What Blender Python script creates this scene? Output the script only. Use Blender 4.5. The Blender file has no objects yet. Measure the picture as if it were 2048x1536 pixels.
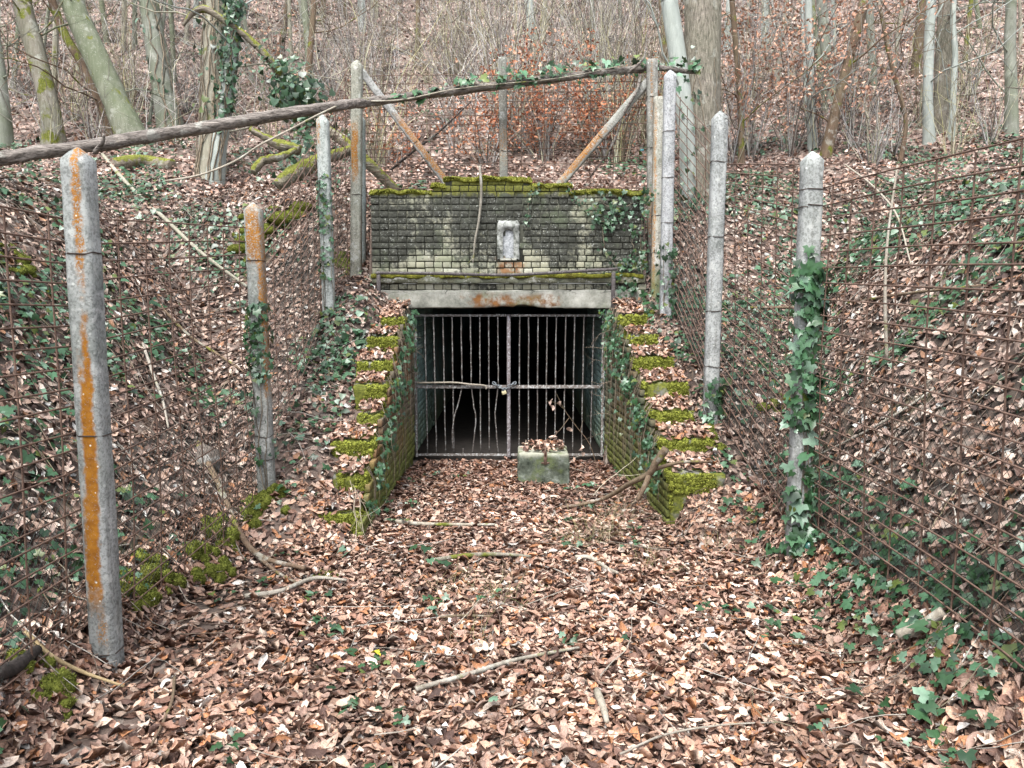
import bpy, math, random
import numpy as np
from mathutils import Vector, Matrix

rng = np.random.default_rng(7)
random.seed(7)
SC = bpy.context.scene
COL = SC.collection
PI = math.pi

# ------------------------------------------------------------------ camera
FPX, PITCH, EYE = 1547.0, math.radians(6.2), 1.9
cam_data = bpy.data.cameras.new('camera')
cam_data.sensor_width = 36.0
cam_data.lens = 36.0 * FPX / 2048.0
cam_data.clip_start = 0.05
cam_data.clip_end = 600.0
cam = bpy.data.objects.new('camera', cam_data)
cam.location = (0, 0, EYE)
cam.rotation_euler = (math.radians(90) - PITCH, 0, 0)
COL.objects.link(cam)
SC.camera = cam

# ------------------------------------------------------------------ sky, sun, exposure
SUN_EL, SUN_AZ = math.radians(62), math.radians(200)      # azimuth clockwise from +Y: behind the camera
world = bpy.data.worlds.new('World')
SC.world = world
world.use_nodes = True
wn = world.node_tree
wn.nodes.clear()
w_out = wn.nodes.new('ShaderNodeOutputWorld')
w_bg = wn.nodes.new('ShaderNodeBackground')
w_sky = wn.nodes.new('ShaderNodeTexSky')
w_sky.sky_type = 'NISHITA'
w_sky.sun_disc = False
w_sky.sun_elevation = SUN_EL
w_sky.sun_rotation = SUN_AZ
w_sky.air_density = 1.0
w_sky.dust_density = 4.0
w_hs = wn.nodes.new('ShaderNodeHueSaturation')            # overcast: the blue is washed out
w_hs.inputs['Saturation'].default_value = 0.42
wn.links.new(w_sky.outputs[0], w_hs.inputs['Color'])
wn.links.new(w_hs.outputs[0], w_bg.inputs['Color'])
w_bg.inputs['Strength'].default_value = 0.15
wn.links.new(w_bg.outputs[0], w_out.inputs['Surface'])

sun_data = bpy.data.lights.new('sun', 'SUN')
sun_data.energy = 1.3
sun_data.angle = math.radians(20)
sun_data.color = (1.0, 0.995, 0.975)
sun = bpy.data.objects.new('sun', sun_data)
sun.location = (0, -5, 30)
sd = Vector((math.sin(SUN_AZ) * math.cos(SUN_EL), math.cos(SUN_AZ) * math.cos(SUN_EL), math.sin(SUN_EL)))
sun.rotation_euler = (-sd).to_track_quat('-Z', 'Y').to_euler()
COL.objects.link(sun)

SC.view_settings.view_transform = 'Standard'
SC.view_settings.look = 'None'
SC.view_settings.gamma = 1.0
SC.view_settings.use_curve_mapping = False
SC.view_settings.exposure = 1.6
SC.cycles.use_denoising = True
SC.cycles.max_bounces = 6
SC.cycles.diffuse_bounces = 3

# ------------------------------------------------------------------ geometry helpers
def P(u, v, d):
    """point in the world at distance d down the passage seen in direction (u, v)"""
    a, b = (u - 1024) / FPX, (768 - v) / FPX
    ry = math.cos(PITCH) + b * math.sin(PITCH)
    rz = -math.sin(PITCH) + b * math.cos(PITCH)
    t = d / ry
    return np.array((a * t, d, EYE + rz * t))

def vnoise(x, y, seed=0):
    xi, yi = np.floor(x).astype(np.int64), np.floor(y).astype(np.int64)
    xf, yf = x - xi, y - yi
    def h(i, j):
        n = (i * 374761393 + j * 668265263 + seed * 144269) & 0xffffffff
        n = ((n ^ (n >> 13)) * 1274126177) & 0xffffffff
        return ((n ^ (n >> 16)) & 0xffff) / 65535.0
    sx, sy = xf * xf * (3 - 2 * xf), yf * yf * (3 - 2 * yf)
    return (h(xi, yi) * (1 - sx) + h(xi + 1, yi) * sx) * (1 - sy) + (h(xi, yi + 1) * (1 - sx) + h(xi + 1, yi + 1) * sx) * sy

def fbm(x, y, seed=0, o=3):
    s, a, t = 0, 0.5, 0
    for k in range(o):
        s = s + a * vnoise(x * 2 ** k, y * 2 ** k, seed + k * 17)
        t += a
        a *= 0.5
    return s / t

EY = np.array([-50, 5.7, 6.6, 9.3, 9.9, 10.5, 12.0, 14.0, 18.0, 30.0, 60.0, 110.0])
EZ = np.array([0, 0, 0.46, 1.90, 2.42, 3.12, 3.72, 4.55, 6.6, 13.2, 31.5, 62.0])
WALL_Y = 9.34
XL = -1.19                                     # inner face, left wing wall
def XR(y): return 1.13 + np.maximum(0, (WALL_Y - y)) * 0.06
def in_passage(x, y): return (x > XL - 0.10) & (x < XR(y) + 0.10) & (y < WALL_Y + 0.16)

def H(x, y, rough=True):
    x, y = np.asarray(x, float), np.asarray(y, float)
    f0 = np.where(x < 0, 2.02, 1.78)
    t = np.abs(x) - f0
    s = t * 1.08
    crest = 3.25 + 0.10 * np.maximum(t - 3, 0)
    k = 0.5
    s = -np.log(np.exp(-s / k) + np.exp(-crest / k)) * k
    s = np.where(t > 0, np.maximum(s - 0.0, 0), np.maximum(t, -0.2) * 0.0)
    e = np.interp(y, EY, EZ)
    k = 0.16
    h = np.where(y > 12.5, np.maximum(e, s * 0.0 + e), np.log(np.exp(np.clip(s / k, -60, 60)) + np.exp(np.clip(e / k, -60, 60))) * k - k * 0.69 * np.exp(-np.abs(s - e) / k))
    far = np.clip((y - 9.0) / 4, 0, 1)
    h = h * (1 - far) + np.maximum(e + 0.05 * np.maximum(np.abs(x) - 4, 0), np.where(y < 14, np.minimum(h, 8), 0)) * far
    if rough:
        bank = np.clip(h / 0.8, 0, 1)
        h = h + bank * ((fbm(x * 0.9, y * 0.9, 3) - 0.5) * 0.35 + (fbm(x * 3.1, y * 3.1, 9) - 0.5) * 0.16)
        h = h + np.clip((y - 14) / 10, 0, 1) * (fbm(x * 0.22, y * 0.22, 5) - 0.5) * 1.6
    flo = (fbm(x * 1.3, y * 1.3, 21) - 0.5) * 0.07 + (fbm(x * 4.0, y * 4.0, 29) - 0.5) * 0.03
    behind = (x > -1.72) & (x < 1.62) & (y > WALL_Y + 0.17)
    h = np.where(behind, np.maximum(h, 3.1 + (fbm(x * 3, y * 3, 31) - 0.5) * 0.06), h)
    sx = np.clip((x + 1.68) / .26, 0, 1) * np.clip((1.78 - x) / .26, 0, 1)
    wy = np.clip((y - 5.7) / .5, 0, 1) * (y < WALL_Y + .1)
    side = np.clip((2.25 - np.abs(x)) / .3, 0, 1)
    h = h + wy * (-.07 * sx + .05 * (1 - sx) * side)
    hp = np.clip((y - 8.35) / .8, 0, 1) * (y < WALL_Y + .1) * ((x < XL) | (x > 1.15)) * np.clip((2.4 - np.abs(x)) / .4, 0, 1)
    h = h + hp * (-.10 + .16 * np.clip((np.abs(x) - 1.2) / .45, 0, 1) + .06 * (fbm(x * 5, y * 5, 61) - .5))
    h = np.where(in_passage(x, y), -.085 * np.clip((y - 7.6) / 1.4, 0, 1), h)
    return h + np.where(h < 0.3, flo, flo * 0.6)

def Hs(x, y): return float(H(np.array([x]), np.array([y]))[0])

def G(u, v, dmin=1.2, dmax=90):
    """where the ray (u, v) meets the ground"""
    d = np.arange(dmin, dmax, 0.03)
    a, b = (u - 1024) / FPX, (768 - v) / FPX
    t = d / (math.cos(PITCH) + b * math.sin(PITCH))
    x, z = a * t, EYE + (-math.sin(PITCH) + b * math.cos(PITCH)) * t
    h = H(x, d)
    i = np.argmax(z <= h)
    if z[i] > h[i]:
        i = len(d) - 1
    return np.array((x[i], d[i], h[i]))

def mesh_from(name, V, F, col=None, uv=None, smooth=True, loops_per=3):
    V = np.ascontiguousarray(V, dtype=np.float32).reshape(-1, 3)
    F = np.ascontiguousarray(F, dtype=np.int32).reshape(-1, loops_per)
    me = bpy.data.meshes.new(name)
    me.vertices.add(len(V))
    me.vertices.foreach_set('co', V.ravel())
    me.loops.add(F.size)
    me.loops.foreach_set('vertex_index', F.ravel())
    me.polygons.add(len(F))
    me.polygons.foreach_set('loop_start', np.arange(0, F.size, loops_per, dtype=np.int32))
    if col is not None:
        c = np.ones((len(V), 4), np.float32)
        c[:, :3] = col
        at = me.attributes.new('col', 'FLOAT_COLOR', 'POINT')
        at.data.foreach_set('color', c.ravel())
    if uv is not None:
        at = me.attributes.new('luv', 'FLOAT_VECTOR', 'POINT')
        c = np.zeros((len(V), 3), np.float32)
        c[:, :2] = uv
        at.data.foreach_set('vector', c.ravel())
    me.update()
    me.validate()
    if smooth:
        me.shade_smooth()
    return me

def ob(name, me, mat=None, parent=None, loc=None):
    o = bpy.data.objects.new(name, me)
    COL.objects.link(o)
    if mat is not None and me is not None and not me.materials:
        me.materials.append(mat)
    if parent is not None:
        o.parent = parent
    if loc is not None:
        o.location = loc
    return o

def tag(o, label=None, cat=None, group=None, kind=None):
    if label: o['label'] = label
    if cat: o['category'] = cat
    if group: o['group'] = group
    if kind: o['kind'] = kind
    return o

def thing(name, label, cat, loc=(0, 0, 0), group=None):
    o = bpy.data.objects.new(name, None)
    COL.objects.link(o)
    o.location = loc
    o.empty_display_size = 0.1
    return tag(o, label, cat, group)

class MB:
    """collects triangles into one mesh"""
    def __init__(s): s.V, s.F, s.C, s.n = [], [], [], 0
    def add(s, V, F, col=None):
        V = np.asarray(V, float).reshape(-1, 3)
        s.V.append(V); s.F.append(np.asarray(F).reshape(-1, 3) + s.n); s.n += len(V)
        if col is not None:
            s.C.append(np.broadcast_to(np.asarray(col, float), (len(V), 3)))
    def build(s, name, mat, parent=None, origin=None, smooth=True):
        V = np.concatenate(s.V)
        if origin is not None: V = V - np.asarray(origin)
        me = mesh_from(name, V, np.concatenate(s.F), np.concatenate(s.C) if s.C else None, None, smooth)
        return ob(name, me, mat, parent)

def tubes(paths, radii, n=5, cap=False, tw=0.0):
    """paths (k,s,3), radii (k,s) -> verts, tris"""
    paths, radii = np.asarray(paths, float), np.asarray(radii, float)
    if paths.ndim == 2: paths, radii = paths[None], radii[None]
    k, s, _ = paths.shape
    tan = np.gradient(paths, axis=1)
    tan /= np.linalg.norm(tan, axis=2, keepdims=True) + 1e-9
    mean = tan.mean(axis=1)
    ref = np.where(np.abs(mean[:, 2:3]) > 0.8, np.array([[1.0, 0, 0]]), np.array([[0, 0, 1.0]]))[:, None, :]
    a = np.cross(tan, np.broadcast_to(ref, tan.shape))
    a /= np.linalg.norm(a, axis=2, keepdims=True) + 1e-9
    b = np.cross(tan, a)
    th = np.linspace(0, 2 * PI, n, endpoint=False)
    ring = (a[:, :, None, :] * np.cos(th)[None, None, :, None] + b[:, :, None, :] * np.sin(th)[None, None, :, None])
    if np.ndim(radii) == 2: radii = radii[:, :, None]
    V = paths[:, :, None, :] + ring * radii[..., None]
    idx = np.arange(k * s * n).reshape(k, s, n)
    i0, i1 = idx[:, :-1, :], idx[:, 1:, :]
    j0, j1 = np.roll(i0, -1, axis=2), np.roll(i1, -1, axis=2)
    F = np.concatenate([np.stack([i0, i1, j0], -1).reshape(-1, 3), np.stack([j0, i1, j1], -1).reshape(-1, 3)])
    V = V.reshape(-1, 3)
    if cap:
        ex, ef, base = [], [], len(V)
        for q in range(k):
            for e in (0, s - 1):
                c = base + len(ex)
                ex.append(paths[q, e])
                r = idx[q, e]
                for w in range(n):
                    t3 = (r[w], r[(w + 1) % n], c)
                    ef.append(t3 if e == 0 else t3[::-1])
        V = np.concatenate([V, np.array(ex)])
        F = np.concatenate([F, np.array(ef)])
    return V, F

def spline(pts, n):
    """Catmull-Rom through pts"""
    p = np.asarray(pts, float)
    p = np.concatenate([[2 * p[0] - p[1]], p, [2 * p[-1] - p[-2]]])
    t = np.linspace(0, len(p) - 3 - 1e-6, n)
    i = t.astype(int)
    f = (t - i)[:, None]
    a, b, c, d = p[i], p[i + 1], p[i + 2], p[i + 3]
    return 0.5 * ((2 * b) + (c - a) * f + (2 * a - 5 * b + 4 * c - d) * f * f + (3 * b - a - 3 * c + d) * f ** 3)

def grow(start, direc, length, segs=5, wig=0.15, droop=0.0, r=rng):
    k = len(start)
    d = direc / (np.linalg.norm(direc, axis=1, keepdims=True) + 1e-9)
    out = [np.asarray(start, float)]
    st = (length / segs)[:, None]
    for _ in range(segs):
        d = d + r.normal(0, wig, (k, 3)) + np.array([0, 0, -droop])
        d /= np.linalg.norm(d, axis=1, keepdims=True)
        out.append(out[-1] + d * st)
    return np.stack(out, 1)

def box_vf(x0, x1, y0, y1, z0, z1, ch=0.0):
    if ch <= 0:
        V = np.array([(x, y, z) for z in (z0, z1) for y in (y0, y1) for x in (x0, x1)], float)
        Q = [(0, 2, 3, 1), (4, 5, 7, 6), (0, 1, 5, 4), (2, 6, 7, 3), (0, 4, 6, 2), (1, 3, 7, 5)]
        F = [t for q in Q for t in ((q[0], q[1], q[2]), (q[0], q[2], q[3]))]
        return V, np.array(F)
    # rounded block: three loops front to back in z with inset corners
    V, F = [], []
    def loop(z, ins):
        i = len(V)
        c = ch
        for (x, y) in ((x0 + c, y0 + ins), (x1 - c, y0 + ins), (x1 - ins, y0 + c), (x1 - ins, y1 - c), (x1 - c, y1 - ins), (x0 + c, y1 - ins), (x0 + ins, y1 - c), (x0 + ins, y0 + c)):
            V.append((x, y, z))
        return i
    L = [loop(z0, ch), loop(z0 + ch, 0), loop(z1 - ch, 0), loop(z1, ch)]
    for a, b in zip(L[:-1], L[1:]):
        for w in range(8):
            q = (w + 1) % 8
            F += [(a + w, a + q, b + q), (a + w, b + q, b + w)]
    for w in range(1, 7):
        F += [(L[3], L[3] + w, L[3] + w + 1), (L[0], L[0] + w + 1, L[0] + w)]
    return np.array(V), np.array(F)

def grid_block(x0, x1, y0, y1, z0, z1, res, amp, seed=0, ch=0.015):
    """a worn block: bmesh cube, subdivided, edges softened and surfaces disturbed"""
    import bmesh
    bm = bmesh.new()
    bmesh.ops.create_cube(bm, size=1.0)
    bmesh.ops.scale(bm, vec=(x1 - x0, y1 - y0, z1 - z0), verts=bm.verts)
    bmesh.ops.translate(bm, vec=((x0 + x1) / 2, (y0 + y1) / 2, (z0 + z1) / 2), verts=bm.verts)
    bmesh.ops.bevel(bm, geom=list(bm.edges), offset=ch, segments=2, affect='EDGES', profile=0.5)
    for _ in range(12):
        long = [e for e in bm.edges if e.calc_length() > res * 1.5]
        if not long or len(bm.verts) > 6000: break
        bmesh.ops.subdivide_edges(bm, edges=long, cuts=1, use_grid_fill=True)
    bmesh.ops.triangulate(bm, faces=bm.faces)
    V = np.array([v.co for v in bm.verts])
    F = np.array([[v.index for v in f.verts] for f in bm.faces])
    bm.free()
    n = np.stack([fbm(V[:, 1] * 9 + 3, V[:, 2] * 9 + V[:, 0] * 5, seed), fbm(V[:, 0] * 9, V[:, 2] * 9 + V[:, 1] * 5, seed + 5), fbm(V[:, 0] * 9, V[:, 1] * 9 + V[:, 2] * 4, seed + 9)], 1) - 0.5
    return V + n * amp * 2, F

# ------------------------------------------------------------------ materials
class N:
    def __init__(s, name):
        s.m = bpy.data.materials.new(name)
        s.m.use_nodes = True
        s.t = s.m.node_tree
        s.t.nodes.clear()
        s.o = s.t.nodes.new('ShaderNodeOutputMaterial')
        s.b = s.t.nodes.new('ShaderNodeBsdfPrincipled')
        s.t.links.new(s.b.outputs[0], s.o.inputs[0])
        s.b.inputs['Specular IOR Level'].default_value = 0.25
    def lk(s, v, sock):
        if isinstance(v, (int, float)): sock.default_value = v
        elif isinstance(v, tuple): sock.default_value = v if len(v) != 3 or sock.type != 'RGBA' else (*v, 1)
        elif v is not None: s.t.links.new(v, sock)
    def coord(s, kind='Object', scale=None, loc=None):
        n = s.t.nodes.new('ShaderNodeTexCoord').outputs[kind] if kind != 'World' else s.t.nodes.new('ShaderNodeNewGeometry').outputs['Position']
        if scale is None and loc is None: return n
        m = s.t.nodes.new('ShaderNodeMapping')
        s.lk(n, m.inputs[0])
        if scale: m.inputs['Scale'].default_value = scale
        if loc: m.inputs['Location'].default_value = loc
        return m.outputs[0]
    def noise(s, vec, scale, detail=5, rough=0.6, dist=0.0, out=0):
        n = s.t.nodes.new('ShaderNodeTexNoise')
        s.lk(vec, n.inputs['Vector'])
        n.inputs['Scale'].default_value = scale
        n.inputs['Detail'].default_value = detail
        n.inputs['Roughness'].default_value = rough
        n.inputs['Distortion'].default_value = dist
        return n.outputs[out]
    def voro(s, vec, scale, feat='F1', out='Distance', rnd=1.0):
        n = s.t.nodes.new('ShaderNodeTexVoronoi')
        n.feature = feat
        s.lk(vec, n.inputs['Vector'])
        n.inputs['Scale'].default_value = scale
        n.inputs['Randomness'].default_value = rnd
        return n.outputs[out]
    def ramp(s, f, stops):
        n = s.t.nodes.new('ShaderNodeValToRGB')
        e = n.color_ramp.elements
        while len(e) < len(stops): e.new(0.5)
        for q, (p, c) in zip(e, stops):
            q.position = p
            q.color = (c, c, c, 1) if isinstance(c, (int, float)) else (*c, 1)
        s.lk(f, n.inputs[0])
        return n.outputs[0]
    def mix(s, f, a, b, mode='MIX'):
        n = s.t.nodes.new('ShaderNodeMix')
        n.data_type = 'RGBA'
        n.blend_type = mode
        s.lk(f, n.inputs[0]); s.lk(a, n.inputs[6]); s.lk(b, n.inputs[7])
        return n.outputs[2]
    def math(s, op, a, b=0.0, clamp=False):
        n = s.t.nodes.new('ShaderNodeMath')
        n.operation = op
        n.use_clamp = clamp
        s.lk(a, n.inputs[0]); s.lk(b, n.inputs[1])
        return n.outputs[0]
    def rng(s, v, a, b, c=0.0, d=1.0):
        n = s.t.nodes.new('ShaderNodeMapRange')
        n.interpolation_type = 'SMOOTHSTEP'
        s.lk(v, n.inputs[0])
        for i, q in enumerate((a, b, c, d)): n.inputs[i + 1].default_value = q
        return n.outputs[0]
    def sep(s, v):
        n = s.t.nodes.new('ShaderNodeSeparateXYZ')
        s.lk(v, n.inputs[0])
        return n.outputs
    def attr(s, name, out='Color'):
        n = s.t.nodes.new('ShaderNodeAttribute')
        n.attribute_name = name
        return n.outputs[out]
    def rand(s): return s.t.nodes.new('ShaderNodeObjectInfo').outputs['Random']
    def nz(s): return s.sep(s.t.nodes.new('ShaderNodeNewGeometry').outputs['Normal'])[2]
    def band(s, v, lo, hi, soft):
        return s.math('MULTIPLY', s.rng(v, lo - soft, lo + soft), s.rng(v, hi - soft, hi + soft, 1.0, 0.0))
    def done(s, col, rough=0.8, bump=None, bstr=0.4, bdist=0.01, spec=None):
        s.lk(col, s.b.inputs['Base Color'])
        s.lk(rough, s.b.inputs['Roughness'])
        if spec is not None: s.b.inputs['Specular IOR Level'].default_value = spec
        if bump is not None:
            n = s.t.nodes.new('ShaderNodeBump')
            n.inputs['Strength'].default_value = bstr
            n.inputs['Distance'].default_value = bdist
            s.lk(bump, n.inputs['Height'])
            s.t.links.new(n.outputs[0], s.b.inputs['Normal'])
        return s.m

def m_soil():
    n = N('forest_soil')
    w = n.coord('World')
    a = n.noise(w, 2.2, 6)
    base = n.ramp(a, [(0.3, (0.028, 0.022, 0.018)), (0.7, (0.075, 0.058, 0.046))])
    v = n.voro(w, 11.0, out='Color')
    leaf = n.mix(n.sep(v)[0], (0.13, 0.085, 0.07), (0.40, 0.30, 0.255))
    pal = n.rng(n.sep(v)[1], 0.82, 0.9)
    leaf = n.mix(pal, leaf, (0.5, 0.42, 0.36))
    y = n.sep(w)[1]
    cover = n.math('MULTIPLY', n.rng(n.noise(w, 1.1, 4), 0.36, 0.6), n.rng(y, 8.0, 14.0, 0.35, 0.95))
    c = n.mix(cover, base, leaf)
    gm = n.rng(n.noise(w, 0.55, 5), 0.60, 0.70)
    c = n.mix(n.math('MULTIPLY', gm, 0.6), c, (0.075, 0.09, 0.03))
    return n.done(c, 0.95, n.math('ADD', n.noise(w, 14, 6), n.voro(w, 11.0)), 0.8, 0.03)

def m_leaf(name='dry_leaf', veins=True):
    n = N(name)
    c = n.attr('col')
    uv = n.attr('luv', 'Vector')
    x, y, _ = n.sep(uv)
    ax = n.math('ABSOLUTE', x)
    saw = n.math('SINE', n.math('MULTIPLY', n.math('ADD', y, n.math('MULTIPLY', ax, -0.55)), 46.0))
    vein = n.rng(saw, 0.55, 1.0)
    mid = n.rng(ax, 0.0, 0.035, 1.0, 0.0)
    vv = n.math('MAXIMUM', n.math('MULTIPLY', vein, 0.5), mid)
    w = n.coord('World')
    blot = n.noise(w, 70, 4)
    c2 = n.mix(n.rng(blot, 0.35, 0.75), c, n.mix(1.0, c, (0.55, 0.5, 0.48), 'MULTIPLY'))
    c2 = n.mix(n.math('MULTIPLY', vv, 0.35), c2, n.mix(1.0, c, (1.35, 1.3, 1.2), 'MULTIPLY'))
    m = n.done(c2, 0.62, n.math('SUBTRACT', n.math('MULTIPLY', blot, 0.5), vv), 0.5, 0.004, 0.28)
    return m

def m_attr(name, rough=0.7, spec=0.25, trans=0.0, nscale=40, amount=0.35):
    n = N(name)
    c = n.attr('col')
    w = n.coord('World')
    k = n.noise(w, nscale, 4)
    c = n.mix(n.rng(k, 0.3, 0.75), c, n.mix(1.0, c, (1 - amount,) * 3, 'MULTIPLY'))
    return n.done(c, rough, k, 0.25, 0.004, spec)

def m_bark(name, c1, c2, moss=0.0, flake=0.0, vs=7.0, bstr=0.6, algae=0.0, along='z', topmoss=0.0):
    n = N(name)
    w = n.coord('World', scale=(1, 1, 0.16) if along == 'z' else (0.14, 1, 1))
    w0 = n.coord('World')
    g = n.noise(w, vs * 3.2, 7, 0.65, 0.6)
    c = n.ramp(g, [(0.28, c1), (0.72, c2)])
    pl = n.rng(n.noise(w0, 6, 5), 0.56, 0.66)
    c = n.mix(n.math('MULTIPLY', pl, 0.45), c, (0.46, 0.47, 0.42))
    if algae: c = n.mix(n.math('MULTIPLY', n.rng(n.noise(w0, 1.6, 4), 0.38, 0.62), algae), c, (0.10, 0.125, 0.065))
    if moss:
        mm = n.math('MULTIPLY', n.rng(n.noise(w0, 3.4, 6), 0.62 - 0.25 * moss, 0.70 - 0.25 * moss), 1.0)
        c = n.mix(mm, c, n.ramp(n.noise(w0, 40, 4), [(0.3, (0.06, 0.075, 0.012)), (0.7, (0.19, 0.20, 0.035))]))
    if topmoss:
        tm = n.rng(n.math('ADD', n.nz(), n.math('MULTIPLY', n.math('SUBTRACT', n.noise(w0, 7, 5), 0.5), 2.6)), 0.75 - topmoss, 1.0 - topmoss)
        c = n.mix(tm, c, n.ramp(n.noise(w0, 45, 4), [(0.3, (0.06, 0.07, 0.012)), (0.7, (0.26, 0.27, 0.05))]))
    if flake:
        fl = n.rng(n.voro(w0, 34), 0.10, 0.16, 1.0, 0.0)
        c = n.mix(n.math('MULTIPLY', fl, flake), c, (0.6, 0.62, 0.56))
    return n.done(c, 0.9, n.math('ADD', g, n.math('MULTIPLY', n.noise(w0, 60, 3), 0.3)), bstr, 0.03)

def m_concrete(name, lichen=(), base=(0.33, 0.345, 0.335), dark=(0.15, 0.16, 0.155), green=0.3, moss_low=0.0, allor=0.0):
    """grey cast concrete; lichen = bands (x0, x1, z0, z1, strength) in the object's own frame"""
    n = N(name)
    o = n.coord('Object')
    x, y, z = n.sep(o)
    big = n.noise(o, 4.0, 6)
    fine = n.noise(o, 60, 5, 0.7)
    base, dark = tuple(q * 1.18 for q in base), tuple(q * 1.12 for q in dark)
    c = n.ramp(big, [(0.30, dark), (0.68, base)])
    c = n.mix(n.math('MULTIPLY', n.rng(fine, 0.46, 0.60), 0.75), c, n.mix(1.0, c, (0.42, 0.42, 0.41), 'MULTIPLY'))
    streak = n.noise(n.coord('Object', scale=(1, 1, 0.07)), 28, 5)
    c = n.mix(n.math('MULTIPLY', n.rng(streak, 0.50, 0.68), 0.6), c, n.mix(1.0, c, (0.5, 0.49, 0.46), 'MULTIPLY'))
    c = n.mix(n.math('MULTIPLY', n.rng(n.noise(o, 11, 5, 0.7), 0.54, 0.62), 0.45), c, (0.52, 0.53, 0.51))
    c = n.mix(n.math('MULTIPLY', n.rng(n.noise(o, 2.1, 4), 0.42, 0.7), green), c, (0.20, 0.235, 0.19))
    pits = n.rng(n.voro(o, 75), 0.10, 0.2, 1.0, 0.0)
    c = n.mix(n.math('MULTIPLY', pits, 0.5), c, (0.07, 0.07, 0.065))
    spk = n.rng(n.voro(o, 24), 0.13, 0.19, 1.0, 0.0)
    spk = n.math('MULTIPLY', spk, n.rng(n.noise(o, 3.0, 3), 0.45, 0.62))
    c = n.mix(n.math('MULTIPLY', spk, 0.8), c, (0.62, 0.64, 0.60))
    wob = n.math('MULTIPLY', n.math('SUBTRACT', n.noise(o, 9, 6, 0.72), 0.5), 0.085)
    wobz = n.math('MULTIPLY', n.math('SUBTRACT', n.noise(o, 16, 5), 0.5), 0.5)
    xx, zz = n.math('ADD', x, wob), n.math('ADD', z, wobz)
    orange = n.ramp(n.noise(o, 26, 5), [(0.3, (0.20, 0.075, 0.008)), (0.7, (0.36, 0.155, 0.016))])
    for (x0, x1, z0, z1, st) in lichen:
        mk = n.math('MULTIPLY', n.band(xx, x0, x1, 0.010), n.band(zz, z0, z1, 0.10))
        mk = n.math('MULTIPLY', mk, n.rng(n.noise(o, 90, 4, 0.8), 0.60 - 0.3 * st, 0.72 - 0.3 * st, 0.0, 1.0))
        c = n.mix(mk, c, orange)
        ws = n.math('MULTIPLY', mk, n.rng(n.voro(o, 34), 0.12, 0.2, 1.0, 0.0))
        ws = n.math('MULTIPLY', ws, n.rng(n.noise(o, 13, 3), 0.52, 0.58))
        c = n.mix(ws, c, (0.66, 0.66, 0.58))
    if allor:
        mk = n.rng(n.noise(o, 11, 6, 0.7), 0.58 - 0.3 * allor, 0.70 - 0.3 * allor)
        c = n.mix(n.math('MULTIPLY', mk, 0.85), c, orange)
    if moss_low:
        mk = n.math('MULTIPLY', n.rng(n.math('ADD', z, n.math('MULTIPLY', n.noise(o, 9, 5), 0.5)), moss_low, moss_low + 0.3, 1.0, 0.0), 0.75)
        c = n.mix(mk, c, (0.085, 0.10, 0.03))
    return n.done(c, 0.92, n.math('ADD', n.math('MULTIPLY', pits, -0.6), fine), 0.5, 0.006)

def m_brick():
    n = N('weathered_brick')
    w = n.coord('World')
    x, y, z = n.sep(w)
    r = n.rand()
    cream = n.ramp(r, [(0.0, (0.23, 0.225, 0.17)), (0.3, (0.30, 0.295, 0.215)), (0.6, (0.25, 0.255, 0.19)), (0.85, (0.33, 0.32, 0.25)), (1.0, (0.40, 0.40, 0.33))])
    grime = n.noise(w, 1.7, 6, 0.7)
    # grime is a stain: thick in the middle courses, thinner near the ledge
    gl = n.math('ADD', grime, n.math('MULTIPLY', n.rng(z, 2.25, 2.62, 0.0, 1.0), 0.29))
    gl = n.math('ADD', gl, n.math('MULTIPLY', n.math('SUBTRACT', n.noise(n.coord('World', scale=(1, 1, 0.35)), 1.9, 3), 0.5), 0.8))
    gl = n.math('ADD', gl, n.math('MULTIPLY', n.math('SUBTRACT', r, 0.5), 0.09))
    gl = n.math('ADD', gl, n.math('MULTIPLY', n.math('SUBTRACT', n.noise(w, 24, 6, 0.75), 0.5), 0.85))
    gl = n.math('ADD', gl, n.math('MULTIPLY', n.math('SUBTRACT', n.noise(n.coord('World', scale=(1, 1, 0.15)), 9, 4), 0.5), 0.35))
    g = n.rng(gl, 0.42, 0.70)
    c = n.mix(n.math('MULTIPLY', g, 0.95), cream, n.ramp(n.noise(w, 30, 4), [(0.35, (0.011, 0.012, 0.010)), (0.75, (0.062, 0.065, 0.054))]))
    fl = n.math('MULTIPLY', n.rng(n.noise(w, 42, 6, 0.8), 0.56, 0.66), n.rng(n.noise(w, 3.2, 3), 0.36, 0.56))
    c = n.mix(n.math('MULTIPLY', fl, 0.75), c, (0.56, 0.58, 0.53))
    gr = n.math('MULTIPLY', n.rng(n.noise(w, 2.6, 4), 0.52, 0.72), 0.5)
    c = n.mix(gr, c, (0.12, 0.15, 0.085))
    dx = n.math('ABSOLUTE', n.math('ADD', x, 0.0))
    rust = n.math('MULTIPLY', n.band(z, 2.19, 2.40, 0.03), n.rng(n.math('ADD', dx, n.math('MULTIPLY', n.noise(w, 6, 4), 0.25)), 0.20, 0.36, 1.0, 0.0))
    rust = n.math('MULTIPLY', rust, n.rng(n.noise(w, 13, 5), 0.40, 0.62))
    c = n.mix(n.math('MULTIPLY', rust, 0.7), c, n.mix(n.noise(w, 14, 4), (0.12, 0.035, 0.008), (0.34, 0.13, 0.03)))
    mz = n.math('ADD', z, n.math('MULTIPLY', n.math('SUBTRACT', n.noise(w, 9, 5), 0.5), 0.24))
    top = n.rng(mz, 3.11, 3.18)
    c = n.mix(n.math('MULTIPLY', top, 0.9), c, n.ramp(n.noise(w, 50, 4), [(0.3, (0.05, 0.055, 0.01)), (0.7, (0.17, 0.17, 0.03))]))
    return n.done(c, 0.85, n.math('ADD', n.noise(w, 45, 6, 0.7), n.math('MULTIPLY', grime, 0.4)), 0.5, 0.006)

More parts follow.
